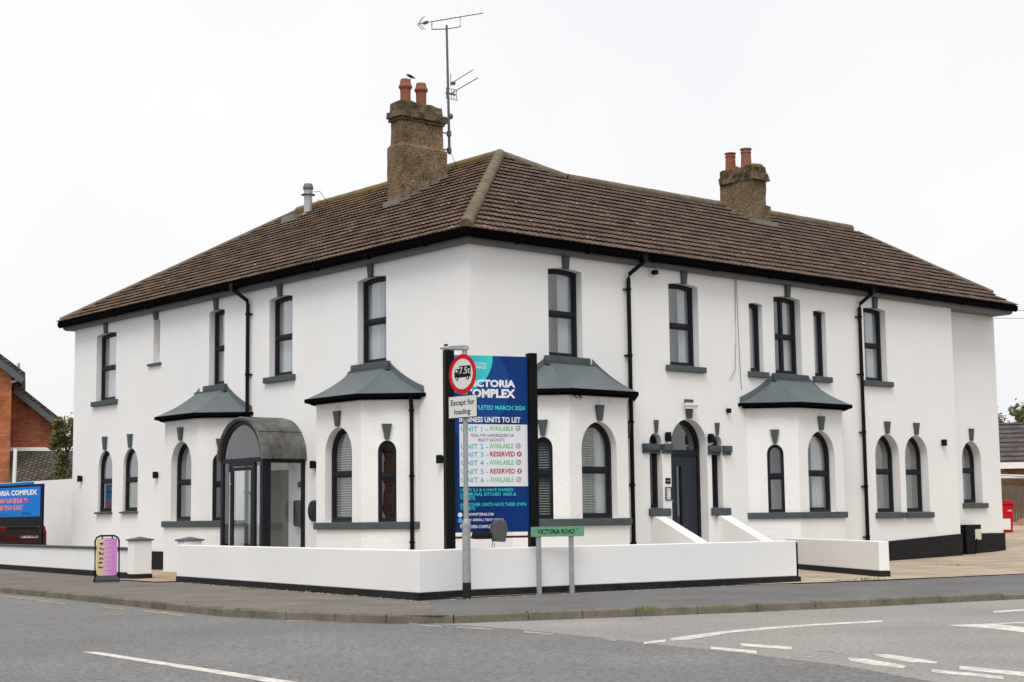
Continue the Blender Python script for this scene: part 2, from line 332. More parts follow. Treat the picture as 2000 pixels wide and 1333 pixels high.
RV = .22                                       # depth of the reveals
def wall_sheet(mb, fr, poly, holes, depth=RV):
    mb.prism(fr, poly, 0, 0, holes, back=False)
    mb.f = [f for f in mb.f]
    for h in holes:
        n_ = len(h)
        vs = [fr(a, b, 0) for a, b in h] + [fr(a, b, -depth) for a, b in h]
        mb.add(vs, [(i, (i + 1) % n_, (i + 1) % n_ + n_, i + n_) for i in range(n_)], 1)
def sheet(mb, fr, poly, holes=()):
    loops = [poly] + list(holes); fl_ = [q for lp in loops for q in lp]
    tr = tessellate_polygon([[V((x, y, 0)) for x, y in lp] for lp in loops])
    mb.add([fr(x, y, 0) for x, y in fl_], tr)
def wall(name, fr, poly, holes, depth=RV, m=(WHITE, REVEAL), parent=B):
    dep = {id(q): k.get('depth', RV) for _, q, k in windows}
    mb = MB(); sheet(mb, fr, poly, holes)
    for h in holes:
        n_ = len(h); depth = dep.get(id(h), .3)
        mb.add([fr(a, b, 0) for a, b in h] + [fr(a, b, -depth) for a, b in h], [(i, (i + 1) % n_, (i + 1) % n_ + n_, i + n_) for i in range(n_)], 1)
    return mb.build(name, list(m), parent)
wall('wall', FL, rect(0, 17.2, -.2, ZE + .1), HL)
wall('wall', FR, rect(0, 16.16, -.2, ZE + .1), HR)
wall('wall', FR2, rect(16.16, 18.77, -.2, ZE + .1), HR2)
mb = MB()
mb.add([(16.16, 0, -.2), (16.16, .4, -.2), (16.16, .4, 6.57), (16.16, 0, 6.57)], [(0, 1, 2, 3)])
mb.add([(18.77, .4, -.2), (18.77, 8.7, -.2), (18.77, 8.7, 6.57), (18.77, .4, 6.57)], [(0, 1, 2, 3)])
mb.add([(18.77, 4.2, 6.57), (18.77, .4, 6.57), (18.0, 4.2, 9.2)], [(0, 1, 2)])
mb.add([(0, 17.2, -.2), (11, 17.2, -.2), (11, 17.2, 6.57), (0, 17.2, 6.57)], [(0, 1, 2, 3)])
mb.add([(11, 17.2, -.2), (11, 8.7, -.2), (11, 8.7, 6.57), (11, 17.2, 6.57)], [(0, 1, 2, 3)])
mb.add([(11, 8.7, -.2), (18.77, 8.7, -.2), (18.77, 8.7, 6.57), (11, 8.7, 6.57)], [(0, 1, 2, 3)])
mb.build('side_wall', WHITE, B)
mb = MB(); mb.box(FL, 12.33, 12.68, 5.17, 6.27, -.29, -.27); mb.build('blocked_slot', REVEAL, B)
mb = MB(); mb.box(FL, 12.24, 12.9, 5.11, 5.17, -.02, .06); mb.build('slot_sill', GREYP, B); mb = MB()
mb.add([FL(12.43, 6.27, 0), FL(12.57, 6.27, 0), FL(12.59, 6.47, 0), FL(12.41, 6.47, 0), FL(12.43, 6.27, .06), FL(12.57, 6.27, .06), FL(12.59, 6.47, .1), FL(12.41, 6.47, .1)], [(0, 1, 5, 4), (4, 5, 6, 7), (0, 4, 7, 3), (1, 2, 6, 5)])
mb.build('keystone', GREYP, B)
# plinth
mb = MB()
mb.prism(FR, [(0, -.2), (16.19, -.2), (16.19, .64), (11.0, .42), (7.4, .42), (7.4, .1), (4.8, .1), (4.8, .42), (0, .42)], -.02, .035)
mb.prism(FR2, [(16.17, -.2), (18.8, -.2), (18.8, .62), (16.17, .64)], -.02, .035)
mb.prism(FL, [(7.5, -.2), (17.2, -.2), (17.2, .47), (7.5, .45)], -.02, .035)
mb.prism(FL, [(-.03, -.2), (5.6, -.2), (5.6, .42), (-.03, .42)], -.02, .035)
mb.build('plinth', PLINTHM, B)

# ---- windows
def inset(poly, cx, cy, t):
    """shrink an opening outline by t towards its inside (works for these convex outlines)"""
    n_ = len(poly); out = []
    area = sum(poly[i][0] * poly[(i + 1) % n_][1] - poly[(i + 1) % n_][0] * poly[i][1] for i in range(n_))
    s_ = 1 if area > 0 else -1
    for i in range(n_):
        p0, p, p1 = V(poly[i - 1]), V(poly[i]), V(poly[(i + 1) % n_])
        e0, e1 = (p - p0), (p1 - p)
        if e0.length < 1e-6: e0 = e1
        if e1.length < 1e-6: e1 = e0
        n0 = V((-e0.y, e0.x)).normalized() * s_; n1 = V((-e1.y, e1.x)).normalized() * s_
        d = (n0 + n1); d = d / max(d.length_squared / 2, .3)
        out.append((p.x + d.x * t, p.y + d.y * t))
    return out
def clip(poly, lo, hi, ax=1):
    """clip outline between lo and hi on axis ax"""
    for s_, lim in ((1, lo), (-1, hi)):
        out = []
        for i in range(len(poly)):
            p, q = poly[i], poly[(i + 1) % len(poly)]
            ip, iq = s_ * (p[ax] - lim) >= 0, s_ * (q[ax] - lim) >= 0
            if ip: out.append(p)
            if ip != iq:
                t = (lim - p[ax]) / (q[ax] - p[ax]); out.append((p[0] + (q[0] - p[0]) * t, p[1] + (q[1] - p[1]) * t))
        poly = out
    return poly
def dedupe(p):
    o = []
    for q in p:
        if not o or (abs(q[0] - o[-1][0]) + abs(q[1] - o[-1][1])) > 1e-4: o.append(q)
    if abs(o[0][0] - o[-1][0]) + abs(o[0][1] - o[-1][1]) < 1e-4: o.pop()
    return o
def make_window(fr, poly, parent=B, kind='sash', depth=RV, tr=None, sill=None, key=None, cur=(), four=False, blind=None, dark=False, poster=False, fw=.068, sill_out=.09, room=None):
    poly = dedupe(poly)
    xs = [p[0] for p in poly]; ys = [p[1] for p in poly]; a0, a1, b0, b1 = min(xs), max(xs), min(ys), max(ys)
    inner = dedupe(inset(poly, 0, 0, fw))
    mid = tr if tr else (b0 + b1) / 2 - .02
    holes = [inner]
    if kind in ('sash', 'arch'):
        holes = [dedupe(clip(inner, -9, mid - .035)), dedupe(clip(inner, mid + .035, 99))]
    if four:
        cx = (a0 + a1) / 2 - .02; hh = []
        for h in holes: hh += [dedupe(clip(h, -9, cx - .035, 0)), dedupe(clip(h, cx + .035, 99, 0))]
        holes = hh
    mb = MB(); mb.prism(fr, poly, -depth - .06, -depth, holes)
    for h in holes:      # opening sash inside the fixed frame
        mb.prism(fr, dedupe(inset(h, 0, 0, -.004)), -depth - .05, -depth - .018, [dedupe(inset(h, 0, 0, .036))])
    if kind == 'sash':
        mb.box(fr, a0, a1, b0 + .0, b0 + .035, -depth - .002, -depth + .03)
    if kind in ('sash', 'arch'):
        mb.box(fr, a0 + .05, a1 - .05, mid - .012, mid + .008, -depth, -depth + .012)
    wd = mb.build('window', FRAME, parent)
    mb = MB(); sheet(mb, lambda a, b, c=0: fr(a, b, -depth - .04), inner); mb.build('pane', GLASS, wd)
    if sill:
        mb = MB(); s0, s1, z0, z1 = sill
        n_ = 8
        mb.box(fr, s0, s1, z0, z1, -.01, sill_out); mb.box(fr, a0 + .002, a1 - .002, z1 - .03, z1 + .012, -depth, .0)
        mb.build('sill', GREYP, wd, bevel=.012)
    if key:
        z0, z1, wt, wb = key; cx = (a0 + a1) / 2
        mb = MB(); c0, c1 = -.02, .055
        vs = [fr(cx + sx * (wb if zi == 0 else wt) / 2, (z0, z1)[zi], c) for zi in (0, 1) for sx in (-1, 1) for c in (c0, c1 + (.02 if zi else 0))]
        mb.add(vs, [(0, 1, 3, 2), (4, 6, 7, 5), (0, 4, 5, 1), (2, 3, 7, 6), (1, 5, 7, 3), (0, 2, 6, 4)])
        mb.build('keystone', GREYP, wd)
    # room behind: open-fronted box
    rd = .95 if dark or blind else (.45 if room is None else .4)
    mb = MB(); e = .02
    A0, A1, B0, B1 = a0 - e, a1 + e, b0 - e, b1 + e; d0, d1 = -depth - .062, -depth - rd
    p = [fr(A0, B0, d0), fr(A1, B0, d0), fr(A1, B1, d0), fr(A0, B1, d0), fr(A0, B0, d1), fr(A1, B0, d1), fr(A1, B1, d1), fr(A0, B1, d1)]
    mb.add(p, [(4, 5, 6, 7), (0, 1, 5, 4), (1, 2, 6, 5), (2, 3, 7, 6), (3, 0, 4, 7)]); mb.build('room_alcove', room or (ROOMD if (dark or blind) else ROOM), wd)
    for (u0, u1, cm) in cur:
        mb = MB(); x0, x1 = a0 + (a1 - a0) * u0, a0 + (a1 - a0) * u1; n_ = max(6, int((x1 - x0) / .018)); vs = []
        ph = random.random() * 6
        for i in range(n_ + 1):
            x = x0 + (x1 - x0) * i / n_; c = -depth - .16 + .022 * math.sin(x * 62 + ph) + .012 * math.sin(x * 23)
            vs += [fr(x, b0 + .0, c), fr(x, b1, c)]
        mb.add(vs, [(2 * i, 2 * i + 2, 2 * i + 3, 2 * i + 1) for i in range(n_)])
        mb.build('curtain', [CURT, CURT_REFL][cm], wd, smooth=True)
    if blind:
        mb = MB(); x0, x1, bmx = blind; z = b0 + .04
        while z < b1 - .01:
            xa, xb = a0 + (a1 - a0) * x0, a0 + (a1 - a0) * x1
            mb.add([fr(xa, z, -depth - .10), fr(xb, z, -depth - .10), fr(xb, z + .022, -depth - .145), fr(xa, z + .022, -depth - .145)], [(0, 1, 2, 3)]); z += .05
        for f_ in (.2, .8): mb.tube([fr(a0 + (a1 - a0) * (x0 + (x1 - x0) * f_), b0, -depth - .12), fr(a0 + (a1 - a0) * (x0 + (x1 - x0) * f_), b1, -depth - .12)], .003, 4)
        mb.build('blind', bmx, wd)
    return wd
for fr, poly, k in windows: make_window(fr, poly, **k)

# printed papers stuck inside the two arched windows on the left
def text_mesh(mb, s, fr, x0, x1, y0, y1, c=.0, mi=0, bold=0.0, shear=0):
    cu = bpy.data.curves.new('t', 'FONT'); cu.body = s; cu.size = 1; cu.offset = bold; cu.shear = shear; cu.resolution_u = 2
    ob = bpy.data.objects.new('t', cu); COL.objects.link(ob)
    me = bpy.data.meshes.new_from_object(ob)
    if len(me.vertices):
        xs = [v.co.x for v in me.vertices]; ys = [v.co.y for v in me.vertices]
        ax, bx, ay, by = min(xs), max(xs), min(ys), max(ys)
        vs = [fr(x0 + (v.co.x - ax) / max(bx - ax, 1e-6) * (x1 - x0), y0 + (v.co.y - ay) / max(by - ay, 1e-6) * (y1 - y0), c) for v in me.vertices]
        mb.add(vs, [tuple(p.vertices) for p in me.polygons], mi)
    bpy.data.objects.remove(ob); bpy.data.curves.remove(cu); bpy.data.meshes.remove(me)
def noise_lines(mb, fr, x0, x1, ys, h, c, mi=0, ragged=.3):
    for y in ys:
        x = x0
        xe = x0 + (x1 - x0) * (1 - random.random() * ragged)
        while x < xe:
            w_ = random.uniform(.02, .07); mb.add([fr(x, y, c), fr(min(x + w_, xe), y, c), fr(min(x + w_, xe), y + h, c), fr(x, y + h, c)], [(0, 1, 2, 3)], mi); x += w_ + .014
P_BLUE = flat('poster_blue', (60, 110, 160)); P_PINK = flat('poster_pink', (150, 105, 125)); P_TXT = flat('poster_ink', (70, 70, 74)); P_PAPER = flat('poster_paper', (150, 146, 140)); P_RED = flat('poster_red', (120, 60, 50)); P_GRN = flat('poster_green', (110, 120, 80))
wl = [o for o in B.children if o.name.startswith('window')]
def poster(win, fr, a0, a1, b0, b1, mats, lines, blocks=()):
    mb = MB(); c = -.07 - .048
    mb.add([fr(a0, b0, c), fr(a1, b0, c), fr(a1, b1, c), fr(a0, b1, c)], [(0, 1, 2, 3)], 0)
    for (x0, x1, y0, y1, mi) in blocks: mb.add([fr(x0, y0, c + .002), fr(x1, y0, c + .002), fr(x1, y1, c + .002), fr(x0, y1, c + .002)], [(0, 1, 2, 3)], mi)
    noise_lines(mb, lambda a, b, cc: fr(a, b, cc), a0 + .05, a1 - .05, lines, .018, c + .004, 1)
    mb.build('poster', mats, win)
def win_at(x, y):      # find a window by the position of its first vertex
    best = min(wl, key=lambda o: (o.data.vertices[0].co.x - x) ** 2 + (o.data.vertices[0].co.y - y) ** 2 + (o.data.vertices[0].co.z - 1.46) ** 2)
    return best
poster(win_at(0, 15.5), FL, 14.89, 15.5, 1.56, 2.2, [P_BLUE, P_TXT, P_PINK], [1.62, 1.68, 1.74], [(14.9, 15.5, 1.56, 1.8, 2), (15.0, 15.35, 1.95, 2.0, 1)])
poster(win_at(0, 13.6), FL, 13.47, 14.1, 1.56, 2.2, [P_GRN, P_TXT], [1.66, 1.74, 1.82, 1.9, 1.98, 2.06])

# ---- bays
def make_bay(side, c, dz=0, hf=.8, d=.82, hw=1.57, blinds=(None, None), curs=((), ()), dark2=False, pipe=False, wd_=.16, room=None):
    O = FL if side == 'L' else FR
    P = lambda a, b: O(a, 0, b)
    near = -1                                   # the cant nearest the corner has the smaller coordinate
    bay = bpy.data.objects.new('bay_window', None); COL.objects.link(bay); bay.location = O(c, 0, 0); attach(bay, B)
    z0 = 1.13 + dz; ZT = 3.62
    fF = frame(O(c, 0, d), O(1, 0, 0), (0, 0, 1), O(0, 0, 1))
    def cant(sg):
        A_, B_ = P(c + sg * hf, d), P(c + sg * hw, 0); u = (B_ - A_).normalized(); n_ = u.cross(V((0, 0, 1)))
        if n_.dot(O(0, 0, 1)) < 0: n_ = -n_
        return frame(A_, u, (0, 0, 1), n_), (B_ - A_).length
    fN, ln = cant(-1); fP, _ = cant(1)
    wide = arch(-.48, .48, z0, 3.05, .55); nar = arch(.33, .70, z0, 2.74, .22)
    mb = MB()
    for f_, poly, hs_ in ((fF, rect(-hf, hf, -.2, ZT), [wide]), (fN, rect(0, ln, -.2, ZT), [nar]), (fP, rect(0, ln, -.2, ZT), [nar])):
        sheet(mb, f_, poly, hs_)
        for h in hs_:
            n_ = len(h); dd = wd_ if h is wide else .06
            mb.add([f_(a, b, 0) for a, b in h] + [f_(a, b, -dd) for a, b in h], [(i, (i + 1) % n_, (i + 1) % n_ + n_, i + n_) for i in range(n_)], 1)
    # projecting brick course under the eaves
    k = 0
    for f_, x0, x1 in ((fF, -hf, hf), (fN, 0, ln), (fP, 0, ln)):
        mb.box(f_, x0, x1, 3.52, ZT, -.01, .03)
        n_ = int((x1 - x0) / .24)
        for i in range(n_):
            xx = x0 + .06 + i * (x1 - x0 - .06) / n_; mb.box(f_, xx, xx + .11, 3.44, 3.52, -.01, .014)
    mb.build('bay_wall', [WHITE2, REVEAL], bay)
    w1 = make_window(fF, wide, bay, kind='arch', depth=wd_, room=room, tr=2.1, key=(3.07, 3.38, .2, .11), blind=blinds[0], cur=curs[0], dark=False)
    for f_ in (fN, fP):
        make_window(f_, nar, bay, kind='arch', depth=.06, tr=2.03, key=(2.76, 3.07, .2, .08), blind=blinds[1], cur=curs[1], dark=dark2, fw=.035)
    # continuous sill band
    def ring(o, ww=0): return [P(c + hw + o * 1.2, 0), P(c + hf + o * .42, d + o), P(c - hf - o * .42, d + o), P(c - hw - o * 1.2, 0)]
    def band(mb, ro, z0_, z1_, ri=-.05, mi=0):
        a, b = ring(ro), ring(ri); vs = [p + V((0, 0, z)) for z in (z0_, z1_) for p in a + b]
        fs = []
        for i in range(3): fs += [(i, i + 1, i + 9, i + 8), (4 + i, 4 + i + 1, 1 + i, i), (8 + i, 9 + i, 13 + i, 12 + i)]
        fs += [(0, 8, 12, 4), (3, 7, 15, 11)]
        mb.add(vs, fs, mi)
    mb = MB(); band(mb, .06, z0 - .14, z0, -.02); mb.build('bay_sill', GREYP, bay, bevel=.012)
    # gutter
    mb = MB(); band(mb, .235, 3.59, 3.665, .02); band(mb, .12, 3.55, 3.6, -.05)
    for f_, x0, x1 in ((fF, -hf, hf), (fN, .1, ln)):
        for q in (0.1, .9): xx = x0 + (x1 - x0) * q; mb.box(f_, xx - .03, xx + .03, 3.57, 3.64, .1, .29)
    mb.build('bay_gutter', GUT, bay)
    # bell-cast roof
    mb = MB(); E = ring(.19); T = [P(c + .62, 0), P(c + .6, .07), P(c - .6, .07), P(c - .62, 0)]; n_ = 8; vs = []
    for i in range(n_ + 1):
        t = i / n_; z = 3.67 + .6 * (.68 * t + .32 * t ** 2.4)
        vs += [E[j].lerp(T[j], t) + V((0, 0, z)) for j in range(4)]
    fs = [(i * 4 + j, i * 4 + j + 1, i * 4 + j + 5, i * 4 + j + 4) for i in range(n_) for j in range(3)] + [(0, 1, 2, 3), (n_ * 4, n_ * 4 + 1, n_ * 4 + 2, n_ * 4 + 3)]
    mb.add(vs, fs)
    for j in (1, 2): mb.tube([V(vs[i * 4 + j]) for i in range(n_ + 1)], .006, 6)
    for sg, j in ((1, 0), (-1, 3)):              # flashing upstand along the wall
        q = [V(vs[i * 4 + j]) for i in range(n_ + 1)]; up = [x + V((0, 0, .13)) + O(0, 0, .012) - O(0, 0, 0) for x in q]; q2 = [x + O(0, 0, .012) for x in q]
        mb.add(q2 + up, [(i, i + 1, i + 1 + n_ + 1, i + n_ + 1) for i in range(n_)])
    mb.build('bay_roof', BAYROOF, bay)
    mb = MB(); mb.box(O, c - .7, c + .7, 4.22, 4.27, 0, .11); mb.build('roof_flashing', GREYP, bay)
    if pipe:
        mb = MB(); p0 = fN(ln * .9, 3.6, .2); p1 = fN(ln * .9, 3.35, .06)
        mb.tube([p0, p1, fN(ln * .9, 0, .06)], .042, 10)
        for z in (3.3, 2.0, .7): mb.lathe(fN(ln * .9, z, .06), [(.055, 0), (.055, .05)], 10)
        mb.build('downpipe', BLK, bay)
    return bay
bA = make_bay('L', 9.69, .07, room=ROOMG, dark2=True)
bB = make_bay('L', 3.22, 0, blinds=((.42, 1, BLIND), (0, 1, BLINDB)), curs=([(0, .45, 0)], ()), pipe=True)
bC = make_bay('R', 2.62, .02, blinds=((0, .66, BLIND), (0, 1, BLIND)), curs=([(.68, 1, 0)], ()))
bD = make_bay('R', 9.57, .1, curs=([(.5, 1, 0)], ()), dark2=True, room=ROOMD)
del bA, bB, bC, bD

# ---- arched front door
mb = MB(); inn = dedupe(inset(DOOR, 0, 0, .07))
top = dedupe(clip(inn, 2.6, 99)); low = dedupe(clip(inn, -9, 2.48))
mb.prism(FR, DOOR, -.3, -.22, [low, top])
fw_ = mb.build('door_frame', FRAME, B)
mb = MB(); sheet(mb, lambda a, b, c=0: FR(a, b, -.27), top); mb.build('fanlight_pane', GLASS, fw_)
mb = MB(); mb.prism(FR, [(5.6, .36), (6.58, .36), (6.58, 2.48), (5.6, 2.48)], -.3, -.25, [rect(5.93, 6.09, .75, 2.25)])
mb.prism(FR, rect(5.68, 6.5, .44, 2.4), -.26, -.243, [rect(5.72, 6.46, .48, 2.36)])
mb.prism(FR, rect(5.90, 6.12, .72, 2.28), -.26, -.235, [rect(5.93, 6.09, .75, 2.25)])
dr = mb.build('door', DOORM, B)
mb = MB(); sheet(mb, lambda a, b, c=0: FR(a, b, -.28), rect(5.93, 6.09, .75, 2.25)); mb.build('door_pane', GLASS, dr)
mb = MB(); mb.tube([FR(5.66, 1.5, -.25), FR(5.66, 1.5, -.19), FR(5.76, 1.5, -.19)], .011, 6); mb.box(FR, 5.645, 5.675, 1.38, 1.58, -.25, -.238); mb.build('door_handle', GALV, dr)
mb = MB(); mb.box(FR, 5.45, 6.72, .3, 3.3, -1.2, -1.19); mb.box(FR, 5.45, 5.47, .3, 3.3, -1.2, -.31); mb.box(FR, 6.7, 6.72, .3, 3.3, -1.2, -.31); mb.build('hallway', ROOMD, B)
mb = MB()
for a0, a1, cc in ((4.65, 4.87, .0), (4.872, 5.248, -.1), (5.25, 5.5, 0), (6.68, 6.798, 0), (6.8, 7.15, -.1), (7.152, 7.4, 0)):
    mb = MB(); e = .0 if cc == 0 else -.0
    mb.box(FR, a0, a1, 2.5, 2.56, cc - .02, cc + .055); mb.box(FR, a0, a1, 2.562, 2.70, cc - .02, cc + .09)
    for i in range(int((a1 - a0) / .05)): mb.box(FR, a0 + i * .05 + .01, a0 + i * .05 + .035, 2.57, 2.63, cc + .08, cc + .1)
    mb.build('impost_band', GREYP, B, bevel=.006)
mb = MB()
vs = [FR(6.09 + sx * (.07 if zi == 0 else .12), (3.27, 3.68)[zi], c) for zi in (0, 1) for sx in (-1, 1) for c in (-.02, .06)]
mb.add(vs, [(0, 1, 3, 2), (4, 6, 7, 5), (0, 4, 5, 1), (2, 3, 7, 6), (1, 5, 7, 3)]); mb.build('keystone', GREYP, B)
# entrance steps between two sloping white side walls
for a in (4.88, 6.9):
    mb = MB(); fs_ = frame((a, 0, 0), (0, -1, 0), (0, 0, 1), (1, 0, 0))
    mb.prism(fs_, [(0, -.1), (1.6, -.1), (1.6, .49), (.12, 1.17), (0, 1.17)], 0, .34); mb.build('step_wall', WHITE, B, bevel=.01)
mb = MB()
for i in range(3): mb.box(FR, 5.22, 6.9, -.1, .34 - .14 * i, .3 * i, .3 * i + 1.2 - .4 * i if i == 0 else .9 + .3 * i)
mb.build('entrance_steps', CONC, B)

# ---- arched glazed porch on the left front
PO = bpy.data.objects.new('porch', None); COL.objects.link(PO); PO.location = (0, 6.57, 0); attach(PO, B)
PY0, PY1, PD, PZ = 5.69, 7.45, 1.07, 2.5
pc = (PY0 + PY1) / 2; pr = (PY1 - PY0) / 2
def semi(r, n=20, z=PZ): return [(pc + r * math.cos(math.pi * k / n), z + r * .98 * math.sin(math.pi * k / n)) for k in range(n + 1)]
mb = MB()
fr_out = [(PY0, .05), (PY1, .05)] + semi(pr)
mb.prism(FL, fr_out, PD - .07, PD, [rect(PY0 + .1, PY0 + .34, .15, PZ - .06), rect(PY0 + .42, PY1 - .42, .1, PZ - .14), rect(PY1 - .34, PY1 - .1, .15, PZ - .06), dedupe(clip([(pc - pr + .1, PZ + .04)] + [(pc + pr - .1, PZ + .04)] + semi(pr - .1), PZ + .04, 99))])
FPS = frame((0, PY0, 0), (-1, 0, 0), (0, 0, 1), (0, -1, 0))      # near side of the porch
FPF = frame((0, PY1, 0), (-1, 0, 0), (0, 0, 1), (0, 1, 0))
for f_ in (FPS, FPF): mb.prism(f_, rect(0, PD - .072, .05, PZ), -.07, .0, [rect(.07, PD - .2, .15, PZ - .08)])
mb.build('porch_frame', FRAME, PO)
mb = MB(); mb.prism(FL, rect(PY0 + .43, PY1 - .43, .11, PZ - .15), PD - .05, PD - .01, [rect(PY0 + .51, PY1 - .51, .2, PZ - .23)])
pdr = mb.build('porch_door', FRAME, PO)
mb = MB(); mb.tube([FL(PY1 - .47, .3, PD + .045), FL(PY1 - .47, 2.25, PD + .045)], .018, 8); mb.build('pull_handle', STEELF, pdr)
mb = MB()
for z in (.5, 2.0): mb.tube([FL(PY1 - .47, z, PD - .02), FL(PY1 - .47, z, PD + .045)], .01, 6)
mb.build('handle_bracket', STEELF, pdr)
mb = MB()
sheet(mb, lambda a, b, c=0: FL(a, b, PD - .03), rect(PY0 + .05, PY1 - .05, .1, PZ)); sheet(mb, lambda a, b, c=0: FL(a, b, PD - .03), [(pc + pr - .06, PZ + .01)] + semi(pr - .06) + [(pc - pr + .06, PZ + .01)])
for f_ in (FPS, FPF): sheet(mb, lambda a, b, c=0, f_=f_: f_(a, b, -.035), rect(.03, PD - .1, .1, PZ - .03))
mb.build('porch_glazing', GLASSD, PO)
mb = MB(); n_ = 24; vs = []                       # lead barrel roof
for c in (.0, PD + .05):
    for r in (pr + .07, pr + .0): vs += [FL(a, b, c) for a, b in semi(r, n_)]
k = n_ + 1
fs = []
for i in range(n_): fs += [(i, i + 1, 2 * k + i + 1, 2 * k + i), (k + i, 3 * k + i, 3 * k + i + 1, k + i + 1), (2 * k + i, 2 * k + i + 1, 3 * k + i + 1, 3 * k + i)]
fs += [(0, 2 * k, 3 * k, k), (k - 1, 2 * k - 1, 4 * k - 1, 3 * k - 1)]
mb.add(vs, fs)
for ang in (40, 90, 140): mb.tube([FL(pc + (pr + .075) * math.cos(math.radians(ang)), PZ + (pr + .075) * .98 * math.sin(math.radians(ang)), c) for c in (0, PD + .05)], .013, 6)
mb.tube([FL(a, b, PD + .05) for a, b in semi(pr + .05, n_)], .03, 6)
mb.build('barrel_roof', LEAD, PO, smooth=False)
mb = MB()
for i in range(9):
    mb.lathe(FL(PY0 - .02, PZ + .02, .08 + i * .12) + V((0, -.06, 0)), [(.012, 0), (.012, .02)], 6)
for i in range(2): mb.lathe(FL(pc - (pr + .08) * .72, PZ + (pr + .08) * .70, .35 + i * .5), [(.018, 0), (.018, .02)], 6)
mb.build('rivet', FLASH, PO)
# inside the porch: inner doorway, letter box, entry panel
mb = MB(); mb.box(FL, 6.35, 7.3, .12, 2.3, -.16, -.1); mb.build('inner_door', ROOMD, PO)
mb = MB(); mb.box(FL, 5.78, 5.98, 1.05, 1.62, .005, .14); mb.build('letter_box', flat('letter_box_grey', (60, 58, 58)), PO, bevel=.05)
mb = MB(); mb.box(FL, 5.83, 5.95, 1.9, 2.02, .005, .03); mb.build('entry_panel', BLK, PO, bevel=.005)
mb = MB(); mb.box(FL, PY0, PY1, -.1, .1, 0, PD + .02); mb.build('porch_floor', CONC, PO)

# ---- roof
KP = .5675; AN = math.atan(KP); CA, SA = math.cos(AN), math.sin(AN)
EZ = 6.69
def tiled_slope(mb, uvs, side, h0, h1, umin, umax, step=.05, gauge=.33):
    """overlapping courses of double-roll tiles; h = horizontal distance from the eave line"""
    v0t, v1t = h0 / CA, h1 / CA; nr = max(1, round((v1t - v0t) / gauge)); g = (v1t - v0t) / nr
    nrm = V((-SA, 0, CA)) if side == 'L' else V((0, -SA, CA))
    def pos(u, v, k):
        p = V((-.35 + v * CA, u, EZ + v * SA)) if side == 'L' else V((u, -.35 + v * CA, EZ + v * SA))
        return p + nrm * k
    rnd = random.Random(5)
    for r in range(nr):
        va, vb = v0t + r * g, v0t + (r + 1) * g
        lo = min(umin(va * CA), umin(vb * CA)); hi = max(umax(va * CA), umax(vb * CA))
        i0 = math.floor(lo / step); i1 = math.ceil(hi / step); off = {}
        row = []
        for i in range(i0, i1 + 1):
            u = i * step; tl = math.floor(u / .3)
            if tl not in off: off[tl] = rnd.uniform(-.004, .004)
            h = .014 * (1 - abs(math.sin(math.pi * u / .15)) ** .7) + off[tl]
            ua = min(max(u, umin(va * CA)), umax(va * CA)); ub = min(max(u, umin(vb * CA)), umax(vb * CA))
            row.append((ua, ub, h))
        o = len(mb.v)
        for ua, ub, h in row:
            for (u, v, k) in ((ua, va + .03, -.004), (ua, va - .04, .045 + h), (ub, vb, .004 + h)):
                mb.v.append(tuple(pos(u, v, k))); uvs.append((u + .1, max(va + .004, min(v, vb - .004))))
        for i in range(len(row) - 1):
            if row[i + 1][0] - row[i][0] < 1e-5 and row[i + 1][1] - row[i][1] < 1e-5: continue
            a = o + i * 3; b = a + 3
            for f in ((a, b, b + 1, a + 1), (a + 1, b + 1, b + 2, a + 2)):
                mb.f.append(f if side == 'R' else tuple(reversed(f))); mb.mi.append(0)
HIP = lambda h: h - .35
mb = MB(); uvs = []
tiled_slope(mb, uvs, 'L', 0, 5.85, HIP, lambda h: 17.55 - 3.0 * h / 5.85)
RO = mb.build('roof', TILE_L, B, uvs=uvs)
mb = MB(); uvs = []
tiled_slope(mb, uvs, 'R', 0, 4.7, HIP, lambda h: 18.72 - .82 * h / 4.7)
tiled_slope(mb, uvs, 'R', 4.7, 5.85, HIP, lambda h: 11.35 - h)
mb.build('roof', TILE_R, B, uvs=uvs)
mb = MB()
Z1 = EZ + 5.85 * KP - .02; Z2 = EZ + 4.7 * KP - .02
mb.add([(5.5, 5.5, Z1), (5.5, 14.5, Z1), (11.35, 17.5, EZ), (11.35, -.3, EZ)], [(0, 1, 2, 3)])
mb.add([(6.6, 4.35, Z2), (17.9, 4.35, Z2), (18.72, 9.05, EZ), (6.6, 9.05, EZ)], [(0, 1, 2, 3)])
mb.add([(5.5, 14.5, Z1), (-.35, 17.55, EZ), (11.35, 17.55, EZ)], [(0, 1, 2)])
mb.add([(17.9, 4.35, Z2), (18.72, -.35, EZ), (18.72, 9.05, EZ)], [(0, 1, 2)])
mb.build('rear_roof', TILE_L, B)
def ridge(name, a, b, r=.13, m_=RIDGE, seg=.42, lift=.03, gap=True):
    a, b = V(a), V(b); n_ = max(1, round((b - a).length / seg)); mb = MB(); rnd = random.Random(3)
    for i in range(n_):
        p, q = a.lerp(b, i / n_), a.lerp(b, (i + 1) / n_)
        z = V((0, 0, lift + rnd.uniform(-.003, .003))); d = (q - p).normalized() * .002
        mb.tube([p + z + d, q + z + d], [r * 1.0, r * .975], 16)
    return mb.build(name, m_, B, smooth=False)
zr = lambda h: EZ + h * KP
ridge('hip_tiles', (-.30, -.30, zr(.05)), (5.5, 5.5, zr(5.85)), .13)
ridge('ridge_tiles', (5.5, 5.5, zr(5.85)), (5.5, 14.5, zr(5.85)), .12, mat('ridge_lichen', (104, 90, 68), rough=.95, vs=1.6, col2=(124, 102, 56), var=.3, bump=.02, bs=25, fine=.3, fs=60))
ridge('hip_tiles', (5.5, 5.5, zr(5.85)), (6.65, 4.35, zr(4.7)), .11)
